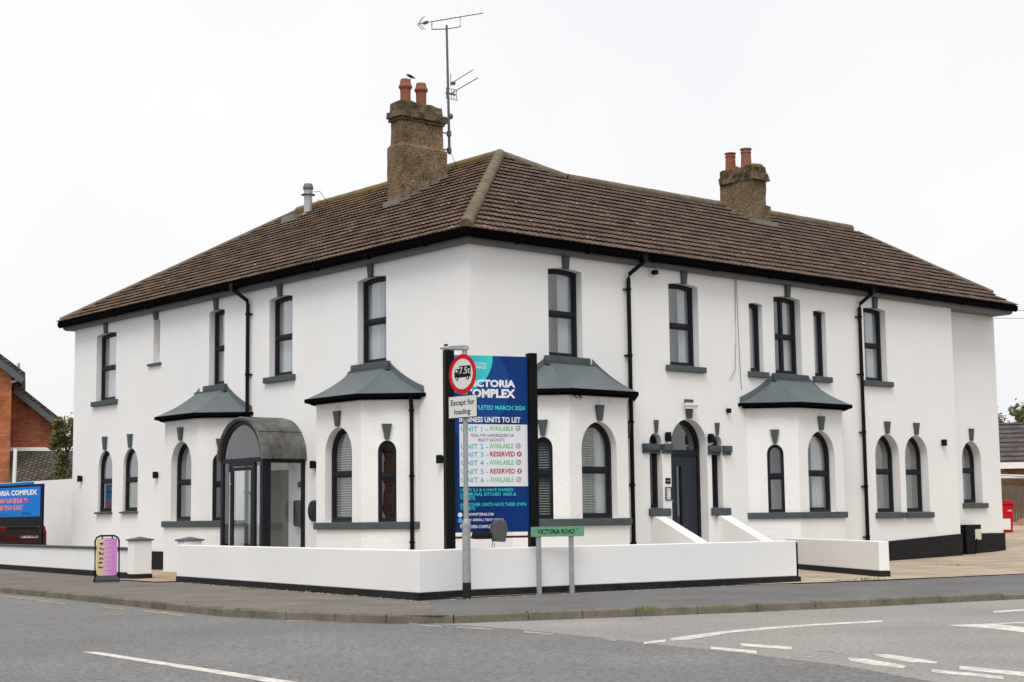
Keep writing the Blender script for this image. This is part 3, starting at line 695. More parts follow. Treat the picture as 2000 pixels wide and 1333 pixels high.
ridge('ridge_tiles', (6.65, 4.35, zr(4.7)), (17.85, 4.35, zr(4.7)), .12)
ridge('verge_tiles', (5.5, 14.5, zr(5.85)), (-.3, 17.5, zr(.05)), .075)
ridge('verge_tiles', (17.95, 4.2, zr(4.5)), (18.62, .3, zr(.7)), .06)
def eave(name, prof, m_, ext=0, x1=18.72, y1=17.5):
    mb = MB(); vs = []; n_ = len(prof)
    for o, z in prof: vs += [(-o, y1 + ext, z), (-o, -o, z), (x1 + ext, -o, z)]
    fs = []
    for i in range(n_):
        j = (i + 1) % n_
        for k in (0, 1): fs.append((i * 3 + k, i * 3 + k + 1, j * 3 + k + 1, j * 3 + k))
    fs += [tuple(i * 3 for i in range(n_)), tuple(i * 3 + 2 for i in range(n_))]
    mb.add(vs, fs); return mb.build(name, m_, B)
eave('soffit', [(-.5, 6.465), (.13, 6.465), (.18, 6.48), (.215, 6.51), (.23, 6.55), (.23, 6.63), (-.5, 6.63)], FASC)
eave('gutter', [(.232, 6.57), (.26, 6.54), (.30, 6.53), (.345, 6.555), (.365, 6.60), (.365, 6.69), (.232, 6.69)], GUT, ext=.04)
# gutter joints and brackets
mb = MB()
for x in [1 + i * 1.9 for i in range(9)]: mb.box(FR, x, x + .07, 6.525, 6.69, .232, .371)
for y in [1 + i * 1.9 for i in range(9)]: mb.box(FL, y, y + .07, 6.525, 6.69, .232, .371)
mb.build('gutter_bracket', GUT, B)
def downpipe(fr, a, zb, ang=.3, r=.045, clips=(5.9, 4.5, 3.1, 1.8, .6)):
    mb = MB(); mb.tube([fr(a + ang, 6.6, .29), fr(a + ang, 6.5, .29), fr(a + .02, 6.25, .09), fr(a, 6.15, .08), fr(a, zb, .08)], r, 10)
    mb.box(fr, a + ang - .07, a + ang + .07, 6.5, 6.66, .22, .37)
    for z in clips:
        if z > zb: mb.lathe(fr(a, z, .08), [(r + .012, 0), (r + .012, .06)], 10); mb.box(fr, a - .1, a + .1, z + .015, z + .04, 0.0, .05)
    mb.build('downpipe', BLK, B)
downpipe(FL, 7.99, .05, .28); downpipe(FR, 4.27, .05, .25); downpipe(FR, 12.17, .4, .25)

# ---- chimneys
def rough_box(mb, x0, x1, y0, y1, z0, z1, jit=.012, n=4, mi=0, rnd=random.Random(2)):
    """lumpy rendered box"""
    def P3(i, j, k_): return None
    nz_ = max(1, int((z1 - z0) / .2)); per = []
    nx, ny = max(2, int((x1 - x0) / .15)), max(2, int((y1 - y0) / .15))
    for i in range(nx): per.append((x0 + (x1 - x0) * i / nx, y0))
    for i in range(ny): per.append((x1, y0 + (y1 - y0) * i / ny))
    for i in range(nx): per.append((x1 - (x1 - x0) * i / nx, y1))
    for i in range(ny): per.append((x0, y1 - (y1 - y0) * i / ny))
    m_ = len(per); vs = []
    for k_ in range(nz_ + 1):
        for (x, y) in per: vs.append((x + rnd.uniform(-jit, jit), y + rnd.uniform(-jit, jit), z0 + (z1 - z0) * k_ / nz_ + (rnd.uniform(-jit, jit) if 0 < k_ else 0)))
    fs = [(k_ * m_ + i, k_ * m_ + (i + 1) % m_, (k_ + 1) * m_ + (i + 1) % m_, (k_ + 1) * m_ + i) for k_ in range(nz_) for i in range(m_)]
    fs += [tuple(nz_ * m_ + i for i in range(m_))]
    mb.add(vs, fs, mi)
mb = MB()
x0, x1, y0, y1 = 3.17, 4.59, 6.43, 6.97
rough_box(mb, x0, x1, y0, y1, 8.3, 10.12)
rough_box(mb, x0 + .06, x1 - .09, y0 + .05, y1 - .05, 10.1, 10.82)
mb.add([(x0, y0, 10.12), (x1, y0, 10.12), (x1, y1, 10.12), (x0, y1, 10.12), (x0 + .06, y0 + .05, 10.2), (x1 - .09, y0 + .05, 10.2), (x1 - .09, y1 - .05, 10.2), (x0 + .06, y1 - .05, 10.2)], [(0, 1, 5, 4), (1, 2, 6, 5), (2, 3, 7, 6), (3, 0, 4, 7)])
CH1 = mb.build('chimney', ROUGHCAST, B)
mb = MB()
rough_box(mb, x0 + .03, x1 - .06, y0 + .02, y1 - .02, 10.76, 10.86, .02); rough_box(mb, x0 - .02, x1 - .01, y0 - .03, y1 + .03, 10.84, 11.0, .025)
rough_box(mb, x0 + .06, x1 - .10, y0 + .05, y1 - .05, 10.99, 11.24, .025)
mb.build('chimney_cap', CAPSTONE, CH1)
for px_, h, fl_ in ((3.62, .62, 1), (4.1, .6, 1)):
    mb = MB(); mb.lathe((px_ - .08, 6.72, 11.22), [(.13, 0), (.125, .2), (.13, .36), (.165, .41), (.17, .44), (.14, .5), (.12, h), (.09, h), (.09, h - .1)], 18); mb.build('chimney_pot', TERRA, CH1, smooth=False)
mb = MB()                                       # lead flashing following the slope at the base
for i in range(8):
    xa = x0 - .04 + i * .19; za = zr(xa + .35) + .02
    mb.box(WORLD, xa, xa + .2, y0 - .06, y0 + .03, za - .1, za + .12)
mb.box(WORLD, x0 - .1, x0 + .02, y0 - .05, y1 + .05, zr(x0 + .3) - .05, zr(x0 + .35) + .09)
mb.build('flashing', FLASH, CH1)
mb = MB()
x0, x1, y0, y1 = 12.40, 12.98, 3.36, 4.55
rough_box(mb, x0 - .02, x1 + .06, y0 - .05, y1 + .03, 8.2, 9.32, .02); rough_box(mb, x0 + .02, x1, y0 + .04, y1 - .03, 9.28, 10.0, .02)
CH2 = mb.build('chimney', ROUGHCAST, B)
mb = MB()
rough_box(mb, x0 - .03, x1 + .05, y0 - .02, y1 + .0, 9.98, 10.16, .04); rough_box(mb, x0 + .0, x1 - .0, y0 + .0, y1 - .03, 10.14, 10.36, .04)
mb.build('chimney_cap', CAPSTONE, CH2)
mb = MB()
for k in range(26):
    c_ = V((random.uniform(x0 + .05, x1 - .05), random.uniform(y0 + .05, y1 - .4), 10.36)); r = random.uniform(.06, .14)
    mb.lathe(c_, [(r, -.05), (r * .8, r * .35), (r * .3, r * .6)], 7)
mb.build('moss', MOSSY, CH2)
for y_, mm, h in ((4.35, TERRA, .58), (3.8, TERRA2, .6)):
    mb = MB(); mb.lathe((12.68, y_, 10.3), [(.15, 0), (.135, h * .6), (.13, h * .78), (.145, h * .8), (.145, h * .84), (.13, h * .86), (.13, h * .93), (.16, h * .96), (.15, h), (.1, h), (.1, h - .1)], 18); mb.build('chimney_pot', mm, CH2)
mb = MB()
for i in range(7):
    yb = y0 - .05 + i * .2; za = zr(yb + .35) + .02; mb.box(WORLD, x0 - .12, x0 + .0, yb, yb + .2, za - .1, za + .1)
mb.box(WORLD, x0 - .08, x1 + .25, y0 - .13, y0 - .04, zr(y0 + .2) - .03, zr(y0 + .35) + .08)
mb.build('flashing', FLASH, CH2)
# ---- flue near the left ridge
mb = MB(); fb = (5.0, 13.22, 9.55)
mb.lathe(fb, [(.12, 0), (.115, .75), (.125, .76), (.125, .79), (.115, .80), (.11, 1.0)], 16); FLU = mb.build('flue', STEELF, B, smooth=False)
mb = MB(); mb.lathe((5.0, 13.22, 10.2), [(.2, .03), (.2, .045), (.11, .05), (.11, .17), (.14, .18), (.15, .24), (.12, .34), (.04, .35)], 16); mb.build('flue_cap', FLUECAP, FLU)
mb = MB(); mb.lathe((5.0, 13.22, 9.55), [(.3, -.02), (.2, .1), (.125, .2)], 14); mb.box(WORLD, 4.45, 5.0, 13.1, 13.75, 9.4, 9.62); mb.build('flashing', FLASH, FLU)
mb = MB(); mb.tube([(5.0, 13.1, 10.3), (5.05, 12.7, 10.25), (5.15, 12.5, 9.95), (5.2, 12.55, 9.85), (5.1, 12.9, 10.05)], .008, 5); mb.build('cable', BLK, FLU)

# =====================================================================================================
# things fixed on or standing on the building
# =====================================================================================================
def lamp(fr, a, z, label, group='black up and down lights on the walls', h=.08):
    t = thing('wall_lamp', label, 'wall lamp', fr(a, z, 0), group)
    mb = MB(); mb.box(fr, a - .05, a + .05, z - h, z + h, .03, .12); mb.build('lamp_body', BLK, t, bevel=.004)
    mb = MB(); mb.box(fr, a - .035, a + .035, z - .06, z + .06, .0, .03); mb.build('back_plate', BLK, t)
    mb = MB(); mb.box(fr, a - .04, a + .04, z - h - .014, z - h - .002, .04, .11); mb.build('lens', WHITEPL, t); mb = MB(); mb.box(fr, a - .04, a + .04, z + h + .002, z + h + .014, .04, .11); mb.build('lens', WHITEPL, t)
lamp(FL, 16.61, 2.37, 'small black wall light near the left end of the building beside two arched windows')
lamp(FL, 12.36, 2.35, 'small black wall light between the paired arched windows and the left bay window')
lamp(FL, 5.29, 2.37, 'small black wall light on the wall right of the arched porch')
lamp(FL, .86, 2.33, 'small black wall light half hidden by the left post of the blue sign board')
lamp(FR, 5.38, 2.85, h=.1, label= 'black wall light immediately left of the arched front door above the grey band')
lamp(FR, 6.72, 2.85, h=.1, label= 'black wall light immediately right of the arched front door above the grey band')
lamp(FR, 15.51, 2.95, 'small black wall light between the paired arched windows and the far right window')
t = thing('sensor_box', 'small black square sensor on the wall between the front door and right bay', 'sensor', FR(7.35, 3.48, 0))
mb = MB(); mb.box(FR, 7.3, 7.4, 3.43, 3.53, .02, .09); mb.build('sensor_body', BLK, t, bevel=.01)
mb = MB(); mb.box(FR, 7.32, 7.38, 3.45, 3.51, 0, .02); mb.build('sensor_bracket', BLK, t)
t = thing('emergency_light', 'cream rounded bulkhead light above the arched front door', 'bulkhead light', FR(6.05, 3.55, .08))
mb = MB(); mb.box(FR, 5.88, 6.26, 3.5, 3.6, .07, .17); mb.build('light_housing', CREAM, t, bevel=.04)
mb = MB(); mb.box(FR, 5.9, 6.24, 3.47, 3.5, .08, .16); mb.build('light_lens', WHITEPL, t, bevel=.01)
t = thing('security_camera', 'small white and black security camera under the eaves on the right front', 'camera', FR(5.01, 6.4, 0))
mb = MB(); mb.tube([FR(4.97, 6.45, .0), FR(4.97, 6.3, .06), FR(5.02, 6.27, .1)], .018, 6); mb.build('camera_bracket', WHITEPL, t)
mb = MB(); mb.box(FR, 4.98, 5.07, 6.3, 6.4, .05, .2); mb.build('camera_body', BLK, t, bevel=.015)
t = thing('door_plate', 'small black sign plate on the wall left of the front door', 'sign', FR(5.42, 1.93, 0))
mb = MB(); mb.box(FR, 5.335, 5.485, 1.86, 1.98, 0, .012); mb.build('plate', BLK, t)
mb = MB(); text_mesh(mb, 'VC', FR, 5.36, 5.40, 1.9, 1.94, .014); text_mesh(mb, 'UNITS', FR, 5.41, 5.46, 1.905, 1.93, .014); mb.build('lettering', WHITEPL, t)
t = thing('notice_frame', 'white notice in a dark frame beside the front door under the black plate', 'notice', FR(5.41, 1.66, 0))
mb = MB(); mb.prism(FR, rect(5.32, 5.5, 1.51, 1.79), 0, .02, [rect(5.34, 5.48, 1.53, 1.77)]); mb.build('notice_border', FRAME, t)
mb = MB(); mb.box(FR, 5.335, 5.485, 1.525, 1.775, .0, .01); mb.build('paper', WHITEPL, t)
mb = MB(); noise_lines(mb, FR, 5.35, 5.47, [1.56, 1.6, 1.64, 1.68, 1.72], .012, .012); mb.build('lettering', P_TXT, t)
t = thing('meter_box', 'black open meter box on the plinth below the far right window', 'meter box', FR2(17.0, .5, 0))
mb = MB(); mb.prism(FR2, [(16.66, .1), (17.04, .1), (17.04, .48), (17.34, .48), (17.34, .86), (16.66, .86)], .0, .24); mb.build('meter_case', BLK, t)
mb = MB(); mb.box(FR2, 17.06, 17.33, .47, .74, .241, .25); mb.build('meter_face', CREAM, t)
mb = MB(); mb.tube([FR2(17.1, .5, .26), FR2(17.1, .1, .2), FR2(17.12, .0, .2)], .02, 6); mb.build('pipe', BLK, t)
mb = MB()
mb.tube([FR(7.72, 6.46, .02), FR(7.7, 5.6, .02), FR(7.68, 4.9, .02), FR(7.62, 4.4, .03), FR(7.44, 4.16, .03)], .006, 5)
mb.tube([FR(7.76, 6.46, .02), FR(7.78, 5.4, .02), FR(7.8, 4.6, .02), FR(7.82, 3.96, .03)], .006, 5)
tag(mb.build('cable', flat('cable_grey', (90, 90, 94))), 'two thin loose grey cables hanging down the wall between upper windows', 'cable')
mb = MB()
for k in range(18):
    b0 = FR(1.98 + random.uniform(-.1, .1), 3.56, .85); a_ = random.uniform(0, 6.3); l_ = random.uniform(.06, .16)
    tip = b0 + V((math.cos(a_) * l_, math.sin(a_) * l_ * .5 - .05, random.uniform(-.14, .05))); wv = V((.012, 0, .01))
    mb.add([b0 - wv, b0 + wv, tip], [(0, 1, 2)])
tag(mb.build('weed', LEAF2), 'little green weed growing from the gutter of the bay right of the corner', 'plant')

t = thing('wall_box', 'dark rounded box on the wall just left of the bay with the brown blinds', 'wall box', FL(5.27, 1.38, 0))
mb = MB(); mb.prism(frame(FL(5.27, 1.38, 0), (0, 0, 1), (-1, 0, 0), (0, 1, 0)), [(.23 * math.cos(math.pi * k / 12), .015 + .13 * math.sin(math.pi * k / 12)) for k in range(13)], -.1, .1); mb.build('box_cover', DOORM, t, bevel=.01)
mb = MB(); mb.box(FL, 5.2, 5.34, 1.2, 1.56, 0, .014); mb.build('box_bracket', BLK, t)
# TV aerial
t = thing('tv_aerial', 'tall grey television aerial mast strapped to the front chimney', 'aerial', (4.93, 6.83, 10.2))
mb = MB(); mb.tube([(4.96, 6.8, 10.2), (4.9, 6.8, 13.5)], [.035, .028], 8); mb.build('mast', ALU, t)
mb = MB(); mb.tube([(4.55, 6.8, 10.3), (4.96, 6.8, 10.3)], .018, 6); mb.tube([(4.5, 6.8, 10.72), (4.96, 6.8, 10.72)], .018, 6); mb.lathe((4.95, 6.8, 10.66), [(.06, 0), (.06, .12)], 8); mb.lathe((4.95, 6.8, 10.24), [(.06, 0), (.06, .12)], 8); mb.lathe((5.0, 6.8, 11.1), [(.03, 0), (.07, .04), (.07, .1), (.03, .14)], 8); mb.build('mast_bracket', ALU, t)
def yagi(name, a, b, n, el, vertical=False, r=.012, refl=False):
    a, b = V(a), V(b); d = (b - a).normalized(); x = V((0, 0, 1)) if vertical else d.cross(V((0, 0, 1))).normalized()
    mb = MB(); mb.tube([a, b], r, 6)
    for i in range(n):
        p = a.lerp(b, (i + .3) / n); q = el * (1 - .35 * i / n); mb.tube([p - x * q, p + x * q], .006, 5)
    if refl:
        for s_ in (-1, 1):
            for k in (-1, 1): mb.tube([a - d * .02 + x * (.04 * k), a + d * .15 + V((0, 0, .17 * s_)) + x * (.04 * k)], .009, 5)
        mb.box(frame(a + d * .22, d, x, V((0, 0, 1))), -.04, .04, -.05, .05, -.04, .04)
    mb.build(name, ALU, t)
yagi('yagi_antenna', (4.03, 6.8, 13.36), (6.1, 6.8, 14.06), 14, .11, refl=True)
mb = MB(); mb.tube([(4.43, 6.8, 13.46), (4.43, 6.8, 13.3), (4.9, 6.8, 13.4), (5.34, 6.8, 13.55), (5.34, 6.8, 13.8)], .014, 6); mb.build('boom_cradle', ALU, t)
yagi('side_antenna', (5.0, 6.8, 12.0), (5.74, 6.8, 12.5), 1, .02, r=.012); yagi('side_antenna', (4.97, 6.8, 11.73), (5.9, 6.8, 12.32), 1, .02, r=.014)
mb = MB(); mb.box(frame((5.0, 6.8, 11.75), (1, 0, 0), (0, 1, 0), (0, 0, 1)), -.14, .16, -.02, .02, -.02, .02)
for k in range(5): mb.tube([(4.88 + k * .08, 6.8, 11.62), (4.88 + k * .08, 6.8, 11.88)], .009, 5)
mb.tube([(4.86, 6.8, 11.62), (5.24, 6.8, 11.62)], .009, 5); mb.tube([(4.86, 6.8, 11.88), (5.16, 6.8, 11.88)], .009, 5)
mb.tube([(5.02, 6.8, 11.95), (5.02, 6.8, 12.28)], .009, 5); mb.box(WORLD, 5.05, 5.14, 6.76, 6.84, 12.0, 12.07); mb.build('antenna_panel', ALU, t)
mb = MB(); mb.tube([(4.95, 6.75, 10.25), (4.98, 6.6, 9.95), (4.94, 6.5, 9.8), (4.96, 6.45, 9.66)], .007, 5); mb.build('cable', BLK, t)
# bird on the left pot
t = thing('bird', 'small black starling perched on the left chimney pot rim', 'bird', (3.6, 6.7, 11.84))
bd = (CR * .85 + V((0, 0, -.38))).normalized(); bc = V((3.70, 6.72, 11.95))
mb = MB(); mb.tube([bc - bd * .115, bc - bd * .09, bc - bd * .05, bc, bc + bd * .05, bc + bd * .13], [.006, .022, .032, .038, .026, .01], 10)
mb.tube([bc - bd * .145, bc - bd * .1], [.002, .008], 6); mb.tube([bc + V((0, 0, -.03)), bc + V((-.02, 0, -.1))], .004, 5)
mb.tube([bc + bd * .02 + V((0, 0, -.03)), bc + bd * .02 + V((-.02, .01, -.1))], .004, 5); mb.build('bird_body', BLK, t, smooth=True)

# =====================================================================================================
# GROUND
# =====================================================================================================
KT = [(4, 60), (-1.7, 40), (-4.8, 22), (-6.2, 12), (-6.85, 5.07), (-7.3, .4), (-7.75, -3.2), (-7.86, -4.3), (-7.72, -5.69), (-7.3, -7.3), (-6.76, -7.95), (-5.84, -8.28), (-4.44, -8.78), (-2.75, -9.35), (-.88, -9.8), (.4, -10.05)]
KR = KT + [(1.6, -10.3), (6, -11.2), (14, -13), (40, -19)]
def zroad(): return -.1
g = MB(); g.add([(-900, -900, -.1), (900, -900, -.1), (900, 900, -.1), (-900, 900, -.1)], [(0, 1, 2, 3)])
structure(g.build('road', ROAD))
WALLB = [(-4.9, -5.0)]
def ground_poly(name, pts, z, m_, thick=None):
    mb = MB(); fr = frame((0, 0, z), (1, 0, 0), (0, 1, 0), (0, 0, 1))
    if thick: mb.prism(fr, pts, -thick, 0, back=False)
    else: sheet(mb, fr, pts)
    return structure(mb.build(name, m_))
# pavements (raised slab), older on the left, newer on the right
split = [(-6.9, -7.85), (-4.6, -4.6)]
ground_poly('pavement', KT[:10] + [split[0], split[1], (-4.6, -4.5), (-3.2, 5.0), (-2.6, 8), (-1.0, 20), (1, 30), (6, 60)], 0, PAVE_L)
ground_poly('pavement', [split[1], split[0]] + KR[10:15] + [(-.5, -9.86), (.6, -9.2), (6, -10.1), (14, -11.8), (40, -17.6), (40, -9.2), (8.04, -6.73), (4.44, -6.3), (2.42, -5.87), (2.0, -5.2), (-3.9, -4.4)], 0, PAVE_R)
# yard: gently rising concrete around the building
def yz(x, y):
    s_ = min(1, max(0, (y + 6.5) / 4.5))
    return (.018 * max(0, x - 12) + .042 * max(0, min(x, 60) - 18.7)) * s_
def xl(y):
    P_ = [(-4.85, -4.8), (4.9, -3.35), (7.1, -3.15), (17.4, -1.75), (30, 0), (70, 4)]
    for (ya, xa), (yb, xb) in zip(P_, P_[1:]):
        if y <= yb: return xa + (xb - xa) * max(0, (y - ya)) / (yb - ya)
    return 4
mb = MB(); ysn = 14; cols = []
for k in range(5): cols.append(('l', k / 4))
for x in (6, 9, 12, 14, 16, 18, 20, 22, 25, 28, 32, 40, 60, 90): cols.append(('x', x))
vs = []
for kind_, q in cols:
    for j in range(ysn + 1):
        if kind_ == 'l':
            y = -4.8 + (70 + 4.8) * (j / ysn) ** 2; x = xl(y) + (2.95 - xl(y)) * q; y -= .06 * (x + 4.8) * max(0, 1 - j / 2)
            if q == 1 and j == 0: y = -5.9
        else:
            x = q; y0_ = -6.73 - (x - 8.04) * .077 if x > 8.04 else -5.87 - (x - 2.42) * .153
            y = y0_ + (70 - y0_) * (j / ysn) ** 2
        vs.append((x, y, yz(x, y) + .012))
fs = [(i * (ysn + 1) + j, (i + 1) * (ysn + 1) + j, (i + 1) * (ysn + 1) + j + 1, i * (ysn + 1) + j + 1) for i in range(len(cols) - 1) for j in range(ysn)]
mb.add(vs, fs); yard = structure(mb.build('yard', CONC))
ground_poly('path', [(-3.95, 4.95), (-2.9, 4.6), (0, 4.6), (0, 11.5), (-3, 7.2), (-3.8, 6.9)], .02, PAVER)
mb = MB()
mb.add([(-.5, -9.86, 0), (.6, -9.2, 0), (6, -10.1, 0), (14, -11.8, 0), (40, -17.6, 0), (.4, -10.05, -.01), (1.6, -10.3, -.035), (6, -11.2, -.09), (14, -13, -.094), (40, -19, -.094)],
       [(0, 5, 1), (1, 5, 6), (1, 6, 7, 2), (2, 7, 8, 3), (3, 8, 9, 4)])
structure(mb.build('pavement', PAVE_R))
# kerb stones
mb = MB(); L_k = []
pts = KR[:19]; cur_ = 0; acc = []
for i in range(len(pts) - 1):
    a, b = V(pts[i]), V(pts[i + 1]); n_ = max(1, round((b - a).length / .91))
    for k in range(n_): acc.append((a.lerp(b, k / n_)))
acc.append(V(pts[-1])); rnd = random.Random(9)
for i in range(len(acc) - 1):
    a, b = acc[i], acc[i + 1]; d = (b - a).normalized(); nrm = V((d.y, -d.x)) * 1
    x_ = a.x
    hgt = 0.012 + rnd.uniform(-.004, .004)
    if a.x > .2: hgt -= min(.1, (a.x - .2) * .022)
    j = d * .006; q = [a + j, b - j]
    o_ = nrm * .02; i_ = -nrm * .12
    vs = []
    for p in q:
        for off, z in ((o_, -.12), (o_, hgt - .02), (o_ * .2, hgt), (i_, hgt), (i_, -.02)): vs.append((p.x + off.x, p.y + off.y, z))
    mb.add(vs, [(0, 1, 6, 5), (1, 2, 7, 6), (2, 3, 8, 7), (3, 4, 9, 8), (0, 1, 2, 3, 4), (9, 8, 7, 6, 5)])
structure(mb.build('kerb', KERBM))
# side road surface, gutter strip, markings (measured outlines on the road plane)
def rd(px, py, z=-.1):
    d = CF * 3068.64 + CR * (px - 1000) - CU * (py - 666.5); t = (z - CO.z) / d.z; p = CO + d * t; return (p.x, p.y)
def mark(name, quads, m_, z=-.0965):
    mb = MB()
    for q in quads:
        sheet(mb, frame((0, 0, z), (1, 0, 0), (0, 1, 0), (0, 0, 1)), [rd(*p) for p in q])
    return structure(mb.build(name, m_))
sr = [rd(*p) for p in [(770, 1216), (900, 1222), (1010, 1230), (1140, 1243), (1290, 1260), (1450, 1277), (1640, 1300), (1840, 1336), (2300, 1400)]]
ground_poly('side_road', sr + [(20, -40), (60, -30), (60, -20), (40, -18.5), (14, -12.6), (6, -10.9), (1.6, -10.1), (.4, -9.9), (-2.75, -9.2), (-5.84, -8.15)], -.0985, ROAD2)
def stroke(p, q, w0, w1=None):
    w1 = w1 or w0; return [(p[0], p[1] - w0 / 2), (q[0], q[1] - w1 / 2), (q[0], q[1] + w1 / 2), (p[0], p[1] + w0 / 2)]
mark('road_marking', [[(158, 1274), (190, 1274), (640, 1342), (604, 1346)]], MARK, -.0975)
mark('road_marking', [[(1308, 1248), (1330, 1244), (1420, 1233), (1500, 1226), (1600, 1219), (1722, 1212.5), (1724, 1215.5), (1600, 1222.5), (1500, 1230), (1425, 1237), (1345, 1250), (1312, 1252)],
                      stroke((1257, 1257), (1300, 1252), 4)], MARK)
mark('road_marking', [stroke((1388, 1266), (1478, 1275), 5, 6), stroke((1447, 1260), (1547, 1267), 5, 6), [(1655, 1286), (1690, 1287.5), (1770, 1301), (1764, 1306), (1706, 1300), (1662, 1292)],
                      [(1708, 1279.5), (1735, 1279), (1785, 1286), (1832, 1294), (1828, 1297), (1775, 1294), (1718, 1284)], stroke((1820, 1311), (1960, 1325), 6, 6), stroke((1874, 1305), (2040, 1322), 7, 9)], MARK)
mark('worn_road_marking', [stroke((1350, 1255), (1383, 1256), 4), stroke((1546, 1282), (1588, 1284), 4), stroke((1590, 1270), (1655, 1277), 3),
                      stroke((1023, 1235), (1082, 1240), 4), stroke((798, 1219), (862, 1225), 3), stroke((893, 1226), (962, 1230), 3), stroke((1180, 1250), (1205, 1252), 3), stroke((560, 1213.5), (778, 1216), 2)], MARKF)
mark('road_marking', [[(1845, 1222), (1935, 1219), (2060, 1212), (2060, 1215.5), (1945, 1220), (2060, 1232), (2060, 1243), (1930, 1228)], stroke((1941, 1196), (2060, 1188), 3.5)], MARK)
mark('yellow_line', [stroke((0, 1164), (128, 1180), 3), stroke((203, 1187), (243, 1191), 3), stroke((278, 1193), (358, 1203), 4)], YEL)
mb = MB(); rnd = random.Random(21)
for (ax, ay), (bx, by), n_ in (((-3.62, 4.6), (-4.97, -4.85), 60), ((-4.8, -4.98), (2.8, -5.6), 50)):
    a, b = V((ax, ay)), V((bx, by)); d = (b - a).normalized(); nn = V((d.y, -d.x)); prev = None
    for i in range(n_ + 1):
        p = a.lerp(b, i / n_); w_ = rnd.uniform(.0, .09) * (1 if rnd.random() < .75 else .1); q = p + nn * (.02 + w_)
        cur2 = (V((p.x, p.y, .004)), V((q.x, q.y, .004)))
        if prev: mb.add([prev[0], prev[1], cur2[1], cur2[0]], [(0, 1, 2, 3)])
        prev = cur2
for k in range(240):
    t_ = rnd.random(); x = -4.98 + t_ * 7.8 if k % 2 else -3.62 - 1.35 * t_; y = (-5.02 - .075 * (x + 4.98)) if k % 2 else 4.6 - 9.4 * t_
    x += rnd.uniform(-.14, 0) if k % 2 == 0 else 0; y -= rnd.uniform(0, .16) if k % 2 else 0; q = rnd.uniform(.006, .02)
    mb.add([(x - q, y - q, .003), (x + q, y - q * .6, .003), (x + q * .7, y + q, .003), (x - q, y + q * .5, .003), (x, y, .003 + q)], [(0, 1, 4), (1, 2, 4), (2, 3, 4), (3, 0, 4)])
tag(mb.build('grit', mat('grit', (168, 156, 142), rough=1, vs=9, col2=(112, 104, 96), var=.2)), 'pale grit and crumbled mortar along the foot of the low wall', 'grit', kind='stuff')
# weeds in the joints
mb = MB(); rnd = random.Random(4)
def tuft(x, y, z, n, r, h):
    for k in range(n):
        a_ = rnd.uniform(0, 6.3); q = rnd.uniform(0, r); bx, by = x + math.cos(a_) * q, y + math.sin(a_) * q * .6; hh = h * rnd.uniform(.4, 1)
        lx, ly = rnd.uniform(-.5, .5) * hh, rnd.uniform(-.5, .5) * hh; wv = .006
        mb.add([(bx - wv, by, z), (bx + wv, by, z), (bx + lx, by + ly, z + hh)], [(0, 1, 2)])
for px, py, n, r, h in [(365, 1179, 60, .3, .02), (412, 1189, 60, .25, .03), (468, 1192, 60, .25, .03), (1262, 1194, 90, .16, .08), (1415, 1190, 70, .25, .05), (1500, 1186, 30, .2, .04), (1020, 1161, 50, .15, .08), (495, 1152, 60, .25, .05), (385, 1142, 30, .2, .03), (600, 1158, 20, .2, .04), (700, 1164, 20, .2, .04),
                        (1690, 1134, 120, .5, .06), (1640, 1136, 60, .4, .05), (1870, 1106, 150, .7, .05), (1030, 1199, 20, .2, .04), (1850, 1172, 40, .3, .02)]:
    x, y = rd(px, py, 0); tuft(x, y, yz(x, y) + .01, n, r, h)
tag(mb.build('weeds', GRASS), 'small green weeds and grass in the pavement, kerb and wall joints', 'weeds', kind='stuff')

# =====================================================================================================
# LOW WALLS AND PIERS
# =====================================================================================================
def offset_path(pts, t):
    out = []
    for i, p in enumerate(pts):
        p = V(p); d0 = (p - V(pts[i - 1])).normalized() if i else None; d1 = (V(pts[i + 1]) - p).normalized() if i < len(pts) - 1 else None
        n_ = [V((-d.y, d.x)) for d in (d0, d1) if d is not None]; s_ = sum(n_, V((0, 0))); s_ = s_ / (s_.length_squared / len(n_)) if len(n_) == 2 else s_
        s_ = s_ * (1 if len(n_) == 1 else 1); out.append(tuple(p + s_ * t))
    return out
def low_wall(pts, t, zt, zb, label, z0=-.05, coping=None, zts=None):
    T = thing('low_wall', label, 'wall', (pts[0][0], pts[0][1], 0))
    inner_ = offset_path(pts, t)
    fr = frame((0, 0, 0), (1, 0, 0), (0, 1, 0), (0, 0, 1))
    mb = MB(); mb.prism(fr, list(pts) + inner_[::-1], zb, zt); mb.build('wall_face', WHITE, T, bevel=.012)
    po = offset_path(pts, -.012); pi_ = offset_path(pts, t + .012)
    mb = MB(); mb.prism(fr, po + pi_[::-1], z0, zb - .002); mb.build('black_base', BLACKP, T)
    if coping:
        po = offset_path(pts, -.03); pi_ = offset_path(pts, t + .03)
        mb = MB(); mb.prism(fr, po + pi_[::-1], zt + .002, zt + coping); mb.build('coping', GREYP, T)
    return T
low_wall([(-3.51, 4.92), (-4.95, -4.87), (-3.84, -4.72), (2.89, -5.46)], .2, .725, .11, 'long low white wall with black base wrapping the street corner in front of the building')
low_wall([(5.55, -5.48), (8.42, -.9)], .2, .665, .12, 'short low white wall standing alone right of the gap, near the right end of the long wall')
T = thing('gate_post', 'thin dark upright at the right end of the long low wall', 'post', (2.93, -5.4, 0))
mb = MB(); mb.box(WORLD, 2.9, 2.93, -5.46, -5.27, .1, .69); mb.build('post', BLK, T)
mb = MB(); mb.box(WORLD, 2.89, 2.97, -5.48, -5.24, -.02, .1); mb.build('post_foot', BLACKP, T)
low_wall([(-.2, 30), (-1.9, 17.4), (-3.3, 7.1)], .2, .6, .12, 'long low white boundary wall with grey coping left of the gateway', coping=.05)
